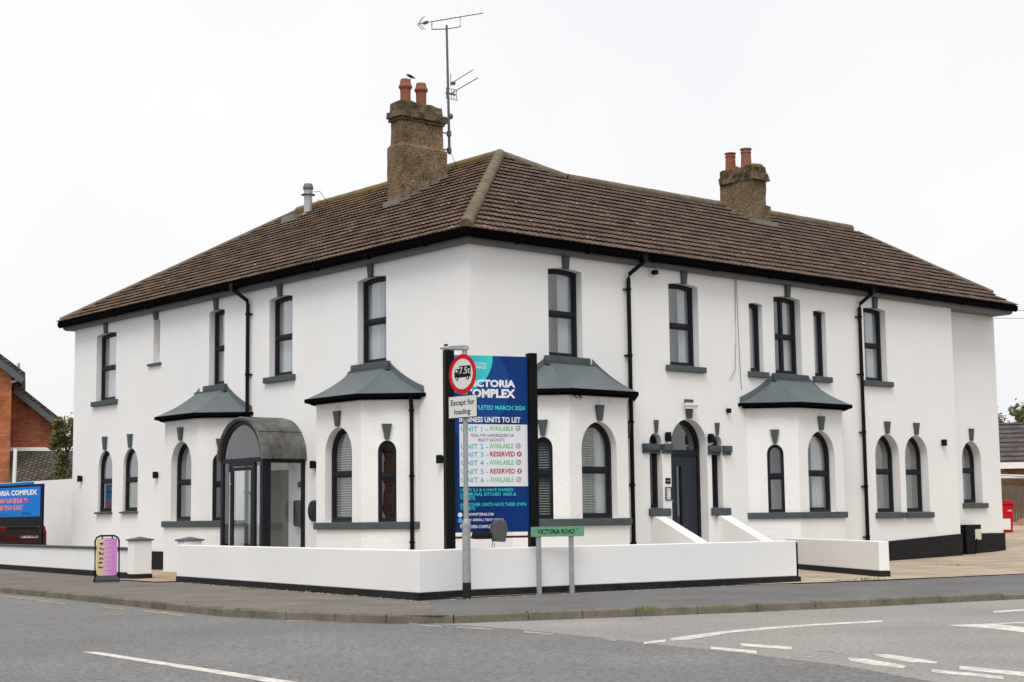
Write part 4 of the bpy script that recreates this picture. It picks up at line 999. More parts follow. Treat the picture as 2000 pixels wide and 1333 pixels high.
def pier(x0, x1, y0, y1, zt, label):
    T = thing('gate_pier', label, 'pier', ((x0 + x1) / 2, (y0 + y1) / 2, 0))
    mb = MB(); mb.box(WORLD, x0, x1, y0, y1, .11, zt); mb.build('pier_shaft', WHITE, T, bevel=.01)
    mb = MB(); mb.box(WORLD, x0 - .012, x1 + .012, y0 - .012, y1 + .012, -.05, .108); mb.build('black_base', BLACKP, T)
    e = .035; cx, cy = (x0 + x1) / 2, (y0 + y1) / 2; mb = MB()
    mb.box(WORLD, x0 - e, x1 + e, y0 - e, y1 + e, zt + .001, zt + .03)
    a = zt + .03; mb.add([(x0 - e, y0 - e, a), (x1 + e, y0 - e, a), (x1 + e, y1 + e, a), (x0 - e, y1 + e, a), (cx, cy, a + .055)], [(0, 1, 4), (1, 2, 4), (2, 3, 4), (3, 0, 4)])
    mb.build('pier_cap', FASC, T)
pier(-3.5, -3.08, 6.78, 7.04, .8, 'white square pier with dark pyramid cap behind the pink leaflet board')
pier(-3.5, -3.1, 4.66, 4.94, .8, 'white square pier with dark pyramid cap at the left end of the corner wall')
GW = thing('garden_wall', 'tall plain white garden wall running from the left end of the building', 'wall', (2.5, 17.3, 0))
mb = MB(); mb.box(WORLD, 2.5, 2.72, 17.25, 40, .2, 2.54); mb.build('wall_face', WHITE, GW)
mb = MB(); mb.box(WORLD, 2.49, 2.73, 17.25, 40, -.1, .2); mb.build('black_base', BLACKP, GW)

# =====================================================================================================
# SIGNS
# =====================================================================================================
NAVY = grad_mat('sign_navy', [(0, (6, 50, 108)), (.45, (10, 42, 104)), (1, (8, 54, 118))]); TEAL = grad_mat('sign_teal', [(0, (10, 150, 200)), (1, (60, 200, 190))])
S_W = flat('sign_white', (225, 225, 228)); S_CY = flat('sign_cyan', (60, 195, 205)); S_TL = flat('sign_unit_teal', (60, 170, 180)); S_GR = flat('sign_green', (100, 190, 110)); S_RD = flat('sign_crimson', (180, 20, 50)); S_DK = flat('sign_dark', (70, 66, 100)); S_NV2 = flat('sign_arc', (18, 66, 128)); S_BOX = flat('sign_box', (216, 218, 224)); S_LB = flat('sign_light_blue', (70, 170, 225)); S_TK = flat('sign_tick', (50, 110, 90))
SB = thing('sign_board', 'tall blue business units sign board between two black posts behind the low wall', 'sign board', (-2.6, -3.7, 0))
PLx, PRx = V((-3.24, -3.55, 0)), V((-2.03, -3.99, 0)); su = (PRx - PLx).normalized(); PW = (PRx - PLx).length
sn = su.cross(V((0, 0, 1)));  sn = -sn if sn.dot(CF) > 0 else sn
SF = frame(PLx, su, (0, 0, 1), sn)
ZT_, ZB_ = 3.80, .955
for a, zt, nm in ((-.07, 3.88, 0), (PW + .075, 3.86, 1)):
    mb = MB(); mb.box(SF, a - .075, a + .075, -.05, zt, -.075, .075); mb.build('post', BLK, SB, bevel=.008)
mb = MB(); mb.prism(SF, rect(.01, PW, ZB_, ZT_), -.01, .012)
pn = mb.build('sign_panel', NAVY, SB)
# give the panel 0..1 coordinates for its printed shading
def uv01(o, fr_inv):
    uvl = o.data.uv_layers[0].data
    for lp in o.data.loops:
        co = o.data.vertices[lp.vertex_index].co + wloc(o); uvl[lp.index].uv = fr_inv(co)
uv01(pn, lambda co: ((co - PLx).dot(su) / PW, (co.z - ZB_) / (ZT_ - ZB_)))
def sp(px, py):
    u = (px - 887) / 142.; yt = 688 + 7 * u; yb = 1040 - 3 * u
    return (u * (PW + .01), ZT_ - (py - yt) / (yb - yt) * (ZT_ - ZB_))
def stext(mb, s, x0, x1, y0, y1, bold=0., mi=0, c=.018):
    a0, b1 = sp(x0, y0); a1, b0 = sp(x1, y1); b1 = (b1 + sp(x1, y0)[1]) / 2; b0 = (b0 + sp(x0, y1)[1]) / 2; text_mesh(mb, s, SF, a0, a1, b0, b1, c, mi, bold)
def sring(mb, x, y, r, w_, c=.018, n=14, mi=0, full=False):
    a, b = sp(x, y); R = r * .0085; vs = []
    if full: mb.add([SF(a + R * math.cos(6.283 * k / n), b + R * math.sin(6.283 * k / n), c) for k in range(n)], [tuple(range(n))], mi); return
    for k in range(n):
        for q in (R, R - w_): vs.append(SF(a + q * math.cos(6.283 * k / n), b + q * math.sin(6.283 * k / n), c))
    mb.add(vs, [(2 * k, 2 * k + 1, (2 * k + 3) % (2 * n), (2 * k + 2) % (2 * n)) for k in range(n)], mi)
cx_, cy_ = sp(896, 690); R = .60
mb = MB(); arcp = [(cx_ + R * math.cos(-math.pi / 2 + math.pi * k / 40 - .9), cy_ + R * math.sin(-math.pi / 2 + math.pi * k / 40 - .9)) for k in range(60)]
def clip2(p): return dedupe(clip(clip(p, .012, PW - .002, 0), ZB_ + .002, ZT_ - .002, 1))
circ = lambda x, y, r, n=64: [(x + r * math.cos(6.2832 * k / n), y + r * math.sin(6.2832 * k / n)) for k in range(n)]
sheet(mb, lambda a, b, c=0: SF(a, b, .015), clip2(circ(cx_, cy_, R))); o = mb.build('printed_shape', TEAL, pn); uv01(o, lambda co: ((co - PLx).dot(su) / .7, (co.z - 3.2) / .6))
mb = MB(); sheet(mb, lambda a, b, c=0: SF(a, b, .0135), clip2(circ(PW * .15, 3.3, .78))); mb.build('printed_shape', S_NV2, pn)
mb = MB(); a0, b1 = sp(898, 826); a1, b0 = sp(1026, 949); sheet(mb, lambda a, b, c=0: SF(a, b, .0155), rect(a0, a1, b0, b1)); mb.build('white_panel', S_BOX, pn)
mb = MB()
stext(mb, 'VICTORIA', 922, 950, 704, 709.5, .01); stext(mb, 'COMPLEX', 922, 950, 711, 717, .01); sring(mb, 917, 707, 4.5, 0, full=True)
stext(mb, 'VICTORIA', 912, 1004, 739, 754, .045); stext(mb, 'COMPLEX', 908, 1004, 757, 775, .045)
stext(mb, 'BUSINESS UNITS TO LET', 898, 1013, 812.5, 823.5, .025)
stext(mb, 'WWW.WHITTERNAIL.COM', 905, 960, 1001, 1006.5, .02); stext(mb, '07721 459076 ( TEXT ONLY )', 905, 979, 1012, 1018.5, .02); stext(mb, 'VICTORIA COMPLEX', 905, 958, 1024.5, 1031, .02)
sring(mb, 898, 1005, 4.5, 0, full=True); stext(mb, 'f', 898, 901, 1023, 1031, .05)
mb.build('lettering', S_W, pn)
mb = MB(); stext(mb, 'COMPLETED MARCH 2024', 906, 1022, 790, 799, .03)
for s_, x1_, y in (('UNITS 2,3 & 4 HAVE SHARED', 998, 953), ('COMMUNAL KITCHEN  AREA &', 1003, 961), ('TOILETS', 926, 969), ('ALL OTHER UNITS HAVE THEIR OWN', 1022, 981), ('TOILETS', 926, 989)): stext(mb, s_, 898, x1_, y, y + 6.8, .015)
mb.build('lettering', S_CY, pn)
rows_ = [(830.5, 1), (865, 1), (881, 0), (897.5, 1), (914.5, 0), (931, 1)]
mb = MB(); mg = MB(); mr_ = MB(); mk = MB()
for i, (y, av) in enumerate(rows_):
    stext(mb, 'UNIT %d -' % (i + 1), 901, 951, y + .5, y + 10.5, .008)
    if av:
        stext(mg, 'AVAILABLE', 954, 999, y, y + 9.5, .012); sring(mk, 1008, y + 5, 5, .008)
        a, b = sp(1008, y + 5); mk.add([SF(a - .02, b + .005, .019), SF(a - .005, b - .022, .019), SF(a + .05, b + .045, .019), SF(a - .004, b - .004, .019)], [(0, 1, 2, 3)])
    else:
        stext(mr_, 'RESERVED', 955, 1002, y, y + 9.8, .02); sring(mr_, 1010, y + 5, 5, 0, full=True)
stext(mk, 'IDEAL FOR HAIRDRESSSERS OR', 920, 1000, 846, 852); stext(mk, 'BEAUTY SALON ETC.', 933, 984, 855, 861)
mb.build('lettering', S_TL, pn); mg.build('lettering', S_GR, pn); mr_.build('lettering', S_RD, pn); mk.build('lettering', S_DK, pn)
mb = MB()
for i in (2, 4): stext(mb, 'x', 1007.6, 1012.6, rows_[i][0] + 2.5, rows_[i][0] + 8, .04, c=.021)
mb.build('lettering', S_BOX, pn)
mb = MB(); sring(mb, 898, 1016, 4.5, 0, full=True); mb.build('printed_icon', S_LB, pn)
mb = MB(); mb.box(SF, -.02, PW + .02, .86, .895, .0, .03); mb.build('rail', flat('rusty_rail', (72, 42, 34), .8), SB)
# floodlight hung on the rail
FLd = thing('floodlight', 'grey weathered floodlight hanging on the rail under the blue sign board', 'floodlight', SF(.8, .95, .15))
mb = MB(); f2 = frame(SF(.67, .98, .2), su, (0, 0, 1), sn)
mb.prism(f2, [(-.09, -.17), (.1, -.18), (.14, .02), (.12, .15), (-.02, .18), (-.1, .12), (-.13, -.02)], -.05, .1); mb.build('lamp_hood', flat('weathered_grey', (86, 86, 86), .7), FLd, bevel=.02)
mb = MB(); mb.box(f2, -.38, -.1, -.13, -.02, -.2, .02); mb.build('lamp_body', flat('lamp_brown', (30, 26, 26), .7), FLd, bevel=.03)
mb = MB(); mb.tube([f2(-.08, -.16, 0), f2(-.1, -.24, .0), f2(-.09, -.31, 0), f2(-.06, -.31, 0), f2(-.06, -.2, 0)], .006, 5); mb.build('cable', BLK, FLd)

# weight limit sign on its galvanised column
TS = thing('traffic_sign', 'galvanised post with a round red 7.5t lorry sign and an Except for loading plate', 'traffic sign', (-4.2, -5.05, 0))
mb = MB(); mb.lathe((-4.2, -5.05, -.02), [(.062, 0), (.062, 1.12), (.05, 1.17), (.038, 1.19)], 16); mb.build('post_base', GALV, TS, smooth=False)
mb = MB(); mb.tube([(-4.2, -5.05, 1.15), (-4.2, -5.05, 3.68)], .038, 12); mb.build('post', GALV, TS)
mb = MB(); mb.lathe((-4.2, -5.05, -.02), [(.064, 0), (.064, .26)], 16); mb.build('painted_foot', BLACKP, TS)
tn = V((-1, -.07, 0)).normalized(); tu = V((0, 0, 1)).cross(tn).normalized()
if tu.dot(CR) < 0: tu = -tu
TF = frame(V((-4.25, -5.06, 0)), tu, (0, 0, 1), tn)
def disc(mb, fr, r, z, c, mi, n=40, a=0): mb.add([fr(a + r * math.cos(6.2832 * k / n), z + r * math.sin(6.2832 * k / n), c) for k in range(n)], [tuple(range(n))], mi)
SR = flat('sign_red', (196, 14, 28), .4); SWh = flat('sign_face_white', (206, 206, 202), .4); SBk = flat('sign_black', (14, 14, 15), .4)
mb = MB(); mb.prism(TF, circ(0, 3.325, .30, 40), .0, .006); disc(mb, TF, .298, 3.325, .008, 1); disc(mb, TF, .228, 3.325, .010, 2); mb.build('round_sign', [GALV, SR, SWh], TS)
mb = MB()
tz = 3.36; lr = lambda pts, c=.013, mi=0: sheet(mb, lambda a, b, c_=0: TF(a, b, c), pts)
lr(rect(-.07, .185, tz - .06, tz + .085)); lr([(-.17, tz - .07), (-.075, tz - .07), (-.075, tz + .045), (-.145, tz + .045), (-.17, tz - .01)]); lr(rect(-.16, .185, tz - .085, tz - .055))
disc(mb, TF, .032, tz - .095, .014, 0, 16, -.115); disc(mb, TF, .032, tz - .095, .014, 0, 16, .12)
ts_ = mb.build('lorry_symbol', SBk, TS)
mb = MB(); text_mesh(mb, '7.5t', TF, -.055, .17, tz - .035, tz + .065, .0155, 0, .01); lr(rect(-.14, -.1, tz - .005, tz + .03), .0155); disc(mb, TF, .014, tz - .095, .016, 0, 12, -.115); disc(mb, TF, .014, tz - .095, .016, 0, 12, .12); mb.build('lettering', SWh, TS)
mb = MB(); mb.prism(TF, rect(-.315, .315, 2.665, 3.005), -.002, .006); mb.build('plate_border', SBk, TS, bevel=.003)
mb = MB(); mb.prism(TF, rect(-.303, .303, 2.677, 2.993), .006, .009); mb.build('plate', SWh, TS)
mb = MB(); text_mesh(mb, 'Except for', TF, -.26, .26, 2.835, 2.945, .0115, 0, .012); text_mesh(mb, 'loading', TF, -.18, .17, 2.7, 2.805, .0115, 0, .012); mb.build('lettering', SBk, TS)
mb = MB(); af = frame((-4.2, -5.05, 3.68), CR.to_2d().to_3d().normalized(), (0, 0, 1), V((-.65, -.76, 0)))
mb.prism(af, [(-.37, .025), (.04, .0), (.06, .02), (.06, .07), (.0, .085), (-.2, .08), (-.37, .05)], -.05, .05); mb.build('sign_light', GALV, TS, bevel=.01)
mb = MB(); mb.tube([af(-.28, .07, 0), af(-.28, .1, 0)], .03, 8); mb.build('light_cap', BLK, TS)

# street name plate
NS = thing('street_name_sign', 'green VICTORIA ROAD street name plate on two grey posts before the low wall', 'street sign', (-2.2, -5.1, 0))
n0, n1 = V((-2.70, -5.0, 0)), V((-2.15, -5.12, 0)); nu = (n1 - n0).normalized(); nn = nu.cross(V((0, 0, 1))); nn = -nn if nn.dot(CF) > 0 else nn
NF = frame(n0, nu, (0, 0, 1), nn)
for a in (-.01, (n1 - n0).length + .01): mb = MB(); mb.box(NF, a - .035, a + .035, -.02, 1.0, -.05, -.002); mb.build('post', GALV, NS, bevel=.004)
mb = MB(); mb.prism(NF, rect(-.16, .79, .885, 1.035), .0, .012); npn = mb.build('name_plate', [flat('name_plate_green', (100, 158, 122))], NS, bevel=.004)
mb = MB(); mb.prism(NF, rect(-.162, .792, .883, 1.037), -.004, .006); mb.build('plate_back', flat('plate_edge', (60, 80, 70)), NS)
mb = MB(); text_mesh(mb, 'VICTORIA ROAD', NF, -.05, .62, .922, 1.0, .014, 0, .03); text_mesh(mb, '159', NF, .64, .69, .985, 1.01, .014, 0, .0); mb.build('lettering', flat('name_ink', (18, 40, 32)), NS)

# pavement board
AB = thing('pavement_board', 'yellow and pink leaflet board in a black tube frame standing on the pavement', 'pavement board', (-4.45, 6.26, 0))
a0_, a1_ = V((-4.63, 6.22, 0)), V((-4.16, 6.12, 0)); au = (a1_ - a0_).normalized(); an = au.cross(V((0, 0, 1))); an = -an if an.dot(CF) > 0 else an
AZ = (0, 0, .86)
AW = (a1_ - a0_).length; AF = frame(a0_, au, AZ, an)
def rr(x0, x1, y0, y1, r, n=5):
    out = []
    for cx, cy, s_ in ((x1 - r, y0 + r, -90), (x1 - r, y1 - r, 0), (x0 + r, y1 - r, 90), (x0 + r, y0 + r, 180)):
        out += [(cx + r * math.cos(math.radians(s_ + 90 * k / n)), cy + r * math.sin(math.radians(s_ + 90 * k / n))) for k in range(n + 1)]
    return out
mb = MB(); path_ = [AF(0, 0, .04), AF(.0, .95, 0), AF(.03, 1.03, 0), AF(.1, 1.07, 0), AF(AW - .1, 1.07, 0), AF(AW - .03, 1.03, 0), AF(AW, .95, 0), AF(AW, 0, .04)]
mb.tube(path_, .018, 8)
for a in (.14, AW - .14): mb.box(AF, a - .012, a + .012, 1.0, 1.07, -.012, .012)
mb.build('tube_frame', BLK, AB)
mb = MB(); mb.prism(AF, rr(.035, AW - .035, .15, 1.02, .06), -.008, .008)
pf = mb.build('printed_panel', grad_mat('leaflet_print', [(0, (205, 205, 110)), (.16, (208, 196, 130)), (.38, (210, 170, 190)), (.8, (205, 125, 205)), (1, (200, 150, 205))]), AB)
uv01(pf, lambda co: ((co - a0_).dot(au) / AW, co.z))
mb = MB()
for i, z in enumerate((.88, .77, .66, .55, .44, .34)):
    for k in range(9):
        xx, zz = .07 + random.random() * .08, z - .03 + random.random() * .05; ww = random.uniform(.015, .04); mb.add([AF(xx, zz, .01), AF(xx + ww, zz, .01), AF(xx + ww, zz + .02, .01), AF(xx, zz + .02, .01)], [(0, 1, 2, 3)])
mb.build('printed_pictures', flat('print_brown', (110, 60, 66)), pf)
mb = MB(); noise_lines(mb, AF, .2, AW - .07, (.9, .79, .68, .57, .46, .36, .96, .26), .008, .0105, ragged=.5); mb.build('lettering', flat('print_mauve', (150, 95, 140)), pf)
mb = MB(); mb.prism(frame(AF(AW / 2, 0, 0), au, an, V((0, 0, 1))), [(-AW / 2, -.13), (AW / 2, -.13), (AW / 2, .13), (-AW / 2, .13)], 0.0, .05)
mb.add([AF(0, .055, .12), AF(AW, .055, .12), AF(AW - .03, .14, .02), AF(.03, .14, .02), AF(.03, .14, -.02), AF(AW - .03, .14, -.02), AF(AW, .055, -.12), AF(0, .055, -.12)], [(0, 1, 2, 3), (3, 2, 5, 4), (4, 5, 6, 7), (0, 3, 4, 7), (1, 6, 5, 2)])
mb.build('weighted_base', flat('rubber_base', (66, 66, 68), .8), AB)

# hoarding beside the car park
HB = thing('hoarding', 'blue VICTORIA COMPLEX units to let hoarding on a black slatted frame at the left edge', 'hoarding', (-1, 19, 0))
HF = frame((-1, 0, 0), (0, 1, 0), (0, 0, 1), (-1, 0, 0)); y1h = 16.95; y0h = 21.5
BLU = flat('hoarding_blue', (8, 118, 205)); 
mb = MB()
mb.prism(HF, rect(y1h - .1, y0h, .55, 2.24), -.05, .0, [rect(y1h + .05, y0h - .1, .98, 1.12), rect(y1h + .05, y0h - .1, .70, .86)]); mb.build('slatted_frame', BLK, HB)
mb = MB(); mb.prism(HF, rect(y1h + .02, y0h - .05, 1.37, 2.17), .002, .012); hp = mb.build('hoarding_panel', BLU, HB)
mbt = MB(); mo = MB()
HT = frame((-1.014, y1h, 0), (0, -1, 0), (0, 0, 1), (-1, 0, 0))     # a runs to the right, 0 at the right-hand edge
text_mesh(mbt, 'VICTORIA COMPLEX', HT, -3.72, -.2, 1.95, 2.1, .002, 0, .05); mbt.build('lettering', S_W, hp)
S_RP = flat('hoarding_red', (225, 78, 92)); S_PK = flat('hoarding_pink', (225, 190, 215))
for bold, mm, c in ((.07, S_PK, .001), (.02, S_RP, .004)):
    mo = MB(); text_mesh(mo, 'BUSINESS UNITS &', HT, -3.9, -.75, 1.74, 1.88, c, 0, bold); text_mesh(mo, 'OFFICES TO LET', HT, -3.8, -1.1, 1.55, 1.69, c, 0, bold); mo.build('lettering', mm, hp)
mo = MB(); noise_lines(mo, HT, -3.9, -1.9, (1.43,), .014, .002); noise_lines(mo, HT, -1.2, -.5, (1.42, 1.45, 1.48), .012, .002); mo.build('lettering', flat('hoarding_ink', (10, 70, 130)), hp)
mb = MB(); mb.box(WORLD, -.62, -.58, 18.35, 24, 1.9, 2.33); mb.box(WORLD, -.66, -.6, 21.8, 21.9, 0, 2.3); mb.box(WORLD, -.66, -.6, 23.35, 23.45, 0, 2.3)
tag(mb.build('blue_screen', BLU), 'plain blue screen panel showing just above the hoarding', 'screen')

# red car parked behind the hoarding
CAR = thing('parked_car', 'dark red hatchback parked behind the black slats of the hoarding', 'car', (.5, 23.3, 0))
CRED = mat('car_paint', (84, 8, 18), rough=.25); CGL = mat('car_glass', (18, 20, 24), rough=.1)
cf = frame((.5, 23.3, .02), (0, 1, 0), (0, 0, 1), (-1, 0, 0))         # side profile, a along the car, its tail towards the slats
prof = [(-1.74, .3), (1.85, .3), (1.95, .5), (1.92, .85), (1.0, .98), (.45, 1.4), (0, 1.48), (-1.3, 1.48), (-1.62, 1.1), (-1.78, .95), (-1.8, .5)]
mb = MB(); mb.prism(cf, prof, -.76, .76); body = mb.build('car_body', CRED, CAR, bevel=.1)
for sgn in (-1, 1):
    mb = MB(); c_ = sgn * .766; mb.prism(cf, [(-1.35, 1.0), (.9, 1.0), (.4, 1.34), (-1.2, 1.38)], min(c_, c_ - sgn * .02), max(c_, c_ - sgn * .02)); mb.build('side_window', CGL, CAR)
wf = frame((.5, 23.3, .02), (1, 0, 0), (0, 0, 1), (0, -1, 0))
mb = MB(); mb.add([wf(-.58, 1.06, 1.70), wf(.58, 1.06, 1.70), wf(.5, 1.42, 1.41), wf(-.5, 1.42, 1.41)], [(0, 1, 2, 3)]); mb.build('rear_window', CGL, CAR)
for a in (-1.1, 1.25):
    for sgn in (-1, 1):
        c_ = sgn * .67; mb = MB(); mb.prism(cf, circ(a, .3, .31, 24), c_ - .1, c_ + .1); wh = mb.build('wheel', BLK, CAR, bevel=.02)
        c_ = sgn * .775; mb = MB(); mb.prism(cf, circ(a, .3, .2, 16), c_ - .01, c_ + .01); mb.build('rim', STEELF, wh)
for sx in (-.6, .6):
    mb = MB(); mb.box(wf, sx - .1, sx + .1, .86, 1.08, 1.70, 1.81); mb.build('tail_light', flat('tail_lamp', (150, 30, 30), .3), CAR, bevel=.03)
mb = MB(); mb.box(wf, -.6, .6, .98, 1.04, 1.78, 1.8); mb.build('dark_trim', CGL, CAR)
mb = MB(); mb.box(wf, -.1, .46, .74, .85, 1.8, 1.81); npl = mb.build('number_plate', flat('plate_white', (205, 205, 200)), CAR)
mb = MB(); text_mesh(mb, 'P*13 WRR', wf, -.03, .44, .76, .83, 1.813, 0, .03); mb.build('lettering', SBk, npl)
mb = MB(); mb.box(wf, -.098, -.045, .742, .848, 1.81, 1.812); mb.build('plate_band', flat('plate_blue', (30, 70, 160)), npl)

# =====================================================================================================
# NEIGHBOURS, TREES
# =====================================================================================================
ORB = brick('orange_brick', (190, 102, 58), (158, 80, 46), (150, 110, 80)); ORB2 = brick('red_brick', (166, 82, 50), (122, 60, 42), (140, 100, 76)); YLB = brick('yellow_brick', (150, 118, 70), (122, 84, 52), (110, 96, 80))
TILE_S = brick('plain_tiles', (76, 68, 62), (94, 86, 74), (40, 36, 34), bw=.2, bh=.13, ms=.02, bump=.02)
TILE_B = brick('interlocking_tiles', (84, 76, 76), (92, 84, 84), (60, 56, 58), bw=.33, bh=.32, ms=.012, bump=.004)
TIMB = mat('weathered_timber', (104, 94, 80), rough=.9, vs=3, col2=(78, 72, 62), var=.3, stretch=(6, 6, .6))
def site(px, D):
    """vertical frame standing at distance D on the sight line through column px, facing this way"""
    d = CF * 3068.64 + CR * (px - 1000); d.z = 0; c_ = (CF.to_2d().length * 3068.64) / d.length
    k = D / 3068.64; o = V((CO.x, CO.y, 0)) + V((d.x, d.y, 0)) * k / CF.to_2d().length; u = V((d.y, -d.x, 0)).normalized(); n_ = -V((d.x, d.y, 0)).normalized()
    return frame(o, u, (0, 0, 1), n_), (lambda q: (q - px) * k * c_), (lambda q: CO.z + (1013.5 - .0121 * (px - 1000) - q) * k)
HS, ha, hz = site(60, 60)
HO = thing('brick_house', 'orange brick house with grey tiled gables beyond the white garden wall', 'house', HS(ha(0), 0, 0))
mb = MB(); x1 = ha(25); zt = 7.2
mb.prism(HS, [(x1 - 9, 0), (x1, 0), (x1, 6.75), (x1 - 4.5, 10.2), (x1 - 9, 6.75)], -8, 1.2); mb.build('gable_wall', ORB, HO)
mb = MB(); x2 = ha(118)
mb.prism(HS, [(x1, 0), (x2, 0), (x2, 5.0), (x1, 6.45)], -6, 0); mb.build('rear_wall', ORB2, HO)
def verge(p, q, c0, c1, th, m_, name): mb = MB(); a, b = V(p), V(q); d = (b - a).normalized(); n_ = V((-d.y, d.x)); n_ = n_ if n_.y > 0 else -n_; mb.prism(HS, [tuple(a), tuple(b), tuple(b + n_ * th), tuple(a + n_ * th)], c0, c1); return mb.build(name, m_, HO)
verge((x1 - 4.5, 10.35), (ha(44), 6.62), -8, 1.5, .22, TILE_S, 'roof'); verge((x1 - 4.5, 10.35), (x1 - 9.4, 6.62), -8, 1.5, .22, TILE_S, 'roof')
verge((x1 + .02, 6.35), (ha(130), 4.78), -6.3, .35, .2, TILE_S, 'roof')
verge((x1 - 4.5, 10.12), (ha(43), 6.4), 1.2, 1.52, .23, FASC, 'bargeboard'); verge((x1 + .02, 6.15), (ha(129), 4.6), 0.02, .37, .2, FASC, 'bargeboard')
mb = MB(); mb.tube([HS(ha(25), 6.45, 1.3), HS(ha(36), 6.5, 1.4)], .05, 8); mb.tube([HS(ha(38), 6.85, 1), HS(ha(38), 7.2, 1)], .05, 8); mb.build('gutter_pipe', flat('grey_pvc', (150, 150, 165)), HO)
mb = MB(); z1 = 3.95
mb.add([HS(x1, z1, .05), HS(ha(150), z1, .05), HS(ha(150), 2.0, 2.6), HS(x1, 2.0, 2.6)], [(0, 1, 2, 3)]); mb.add([HS(x1, 2.0, 2.6), HS(ha(150), 2.0, 2.6), HS(ha(150), 1.9, 2.6), HS(x1, 1.9, 2.6)], [(0, 1, 2, 3)]); mb.build('lean_to_roof', TILE_S, HO)
mb = MB(); mb.box(HS, x1, ha(116), z1 - .02, z1 + .12, .0, .12); mb.build('fascia', WHITEPL, HO)
mb = MB(); mb.tube([HS(ha(36), z1 - .05, 2.7), HS(ha(33), 0, 2.7)], .07, 8); mb.build('waste_pipe', WHITEPL, HO)

BU = thing('bungalow', 'brick bungalow with brown tiled roof behind the timber fence at the right edge', 'bungalow', CO + CF * 62 + CR * 20)
QS, qa, qz = site(1975, 62)
mb = MB(); mb.box(QS, qa(1935), qa(2300), 0, qz(912), -7, -.5); mb.build('wall', YLB, BU)
mb = MB()
mb.add([QS(qa(1930), qz(908), 0), QS(qa(2310), qz(908), 0), QS(qa(2310), qz(818), -3.8), QS(qa(1930), qz(818), -3.8), QS(qa(1930), qz(908), -7.6), QS(qa(2310), qz(908), -7.6)], [(0, 1, 2, 3), (3, 2, 5, 4), (0, 3, 4), (1, 5, 2)]); mb.build('roof', TILE_B, BU)
mb = MB()
for i in range(9):                                                  # shadow gaps of the tile courses
    t_ = (i + .5) / 9.; z_ = qz(908) + (qz(818) - qz(908)) * t_; c_ = -3.8 * t_
    mb.box(QS, qa(1930), qa(2310), z_, z_ + .035, c_ - .02, c_ + .05)
mb.build('tile_course', TILE_B, BU)
mb = MB(); mb.box(QS, qa(1930), qa(2310), qz(918), qz(906), 0, .12); mb.build('gutter', WHITEPL, BU)
FE = thing('timber_fence', 'weathered vertical board fence between the red bin and the bungalow', 'fence', CO + CF * 54 + CR * 18)
Q3, q3a, q3z = site(1985, 55)
mb = MB(); x = q3a(1940)
while x < q3a(2250): mb.box(Q3, x, x + .095, .4, q3z(951) + random.uniform(-.02, .02), 0 + random.uniform(0, .015), .03); x += .1
mb.build('fence_panel', TIMB, FE)
mb = MB()
for px in (1945, 2020, 2100, 2180): mb.box(Q3, q3a(px), q3a(px) + .1, .3, q3z(951), -.12, -.01)
mb.build('fence_post', TIMB, FE)
HRL = thing('handrail', 'pale metal rail with two bars in front of the timber fence', 'rail', Q3(q3a(1975), 0, .6))
mb = MB(); mb.tube([Q3(q3a(1935), q3z(935), .6), Q3(q3a(2150), q3z(939), .6)], .04, 6); mb.tube([Q3(q3a(1935), q3z(930), .6), Q3(q3a(2150), q3z(941), .8)], .025, 6); mb.build('rail_bar', WHITEPL, HRL)
mb = MB(); mb.tube([Q3(q3a(2080), .3, .6), Q3(q3a(2080), q3z(934), .6)], .04, 6); mb.build('rail_post', WHITEPL, HRL)
# red bin
Q4, q4a, q4z = site(1965, 50)
BIN = thing('wheelie_bin', 'bright red wheelie bin with a paper notice beside the right end of the building', 'bin', Q4(q4a(1962), q4z(1050), 0))
RED = flat('bin_red', (190, 20, 34), .4); xb0, xb1 = q4a(1934), q4a(1964); zb0, zb1 = q4z(1049), q4z(988)
mb = MB(); mb.add([Q4(a, z, c) for z, e in ((zb0, .06), (zb1, 0)) for a, c in ((xb0 + e, -.35 + e), (xb1 - e, -.35 + e), (xb1 - e, .35 - e), (xb0 + e, .35 - e))], [(0, 1, 2, 3), (4, 5, 6, 7), (0, 1, 5, 4), (1, 2, 6, 5), (2, 3, 7, 6), (3, 0, 4, 7)]); mb.build('bin_body', RED, BIN, bevel=.03)
mb = MB(); mb.prism(Q4, [(xb0 - .02, zb1), (xb1 + .03, zb1), (xb1 + .03, zb1 + .05), (xb1 - .08, zb1 + .13), (xb0 + .05, zb1 + .14), (xb0 - .02, zb1 + .06)], -.38, .38); mb.build('bin_lid', RED, BIN, bevel=.02)
mb = MB(); mb.box(Q4, xb0 + .05, q4a(1957), q4z(1036), q4z(1015), .352, .358); mb.build('notice', WHITEPL, BIN)
mb = MB(); text_mesh(mb, '108', Q4, q4a(1953), q4a(1960), q4z(1001), q4z(998), .36, 0, .02); mb.build('lettering', WHITEPL, BIN)
mb = MB(); mb.prism(Q4, circ(xb1 - .12, zb0 + .02, .1, 14), -.36, -.28); mb.prism(Q4, circ(xb1 - .12, zb0 + .02, .1, 14), .28, .34); mb.build('wheel', BLK, BIN)
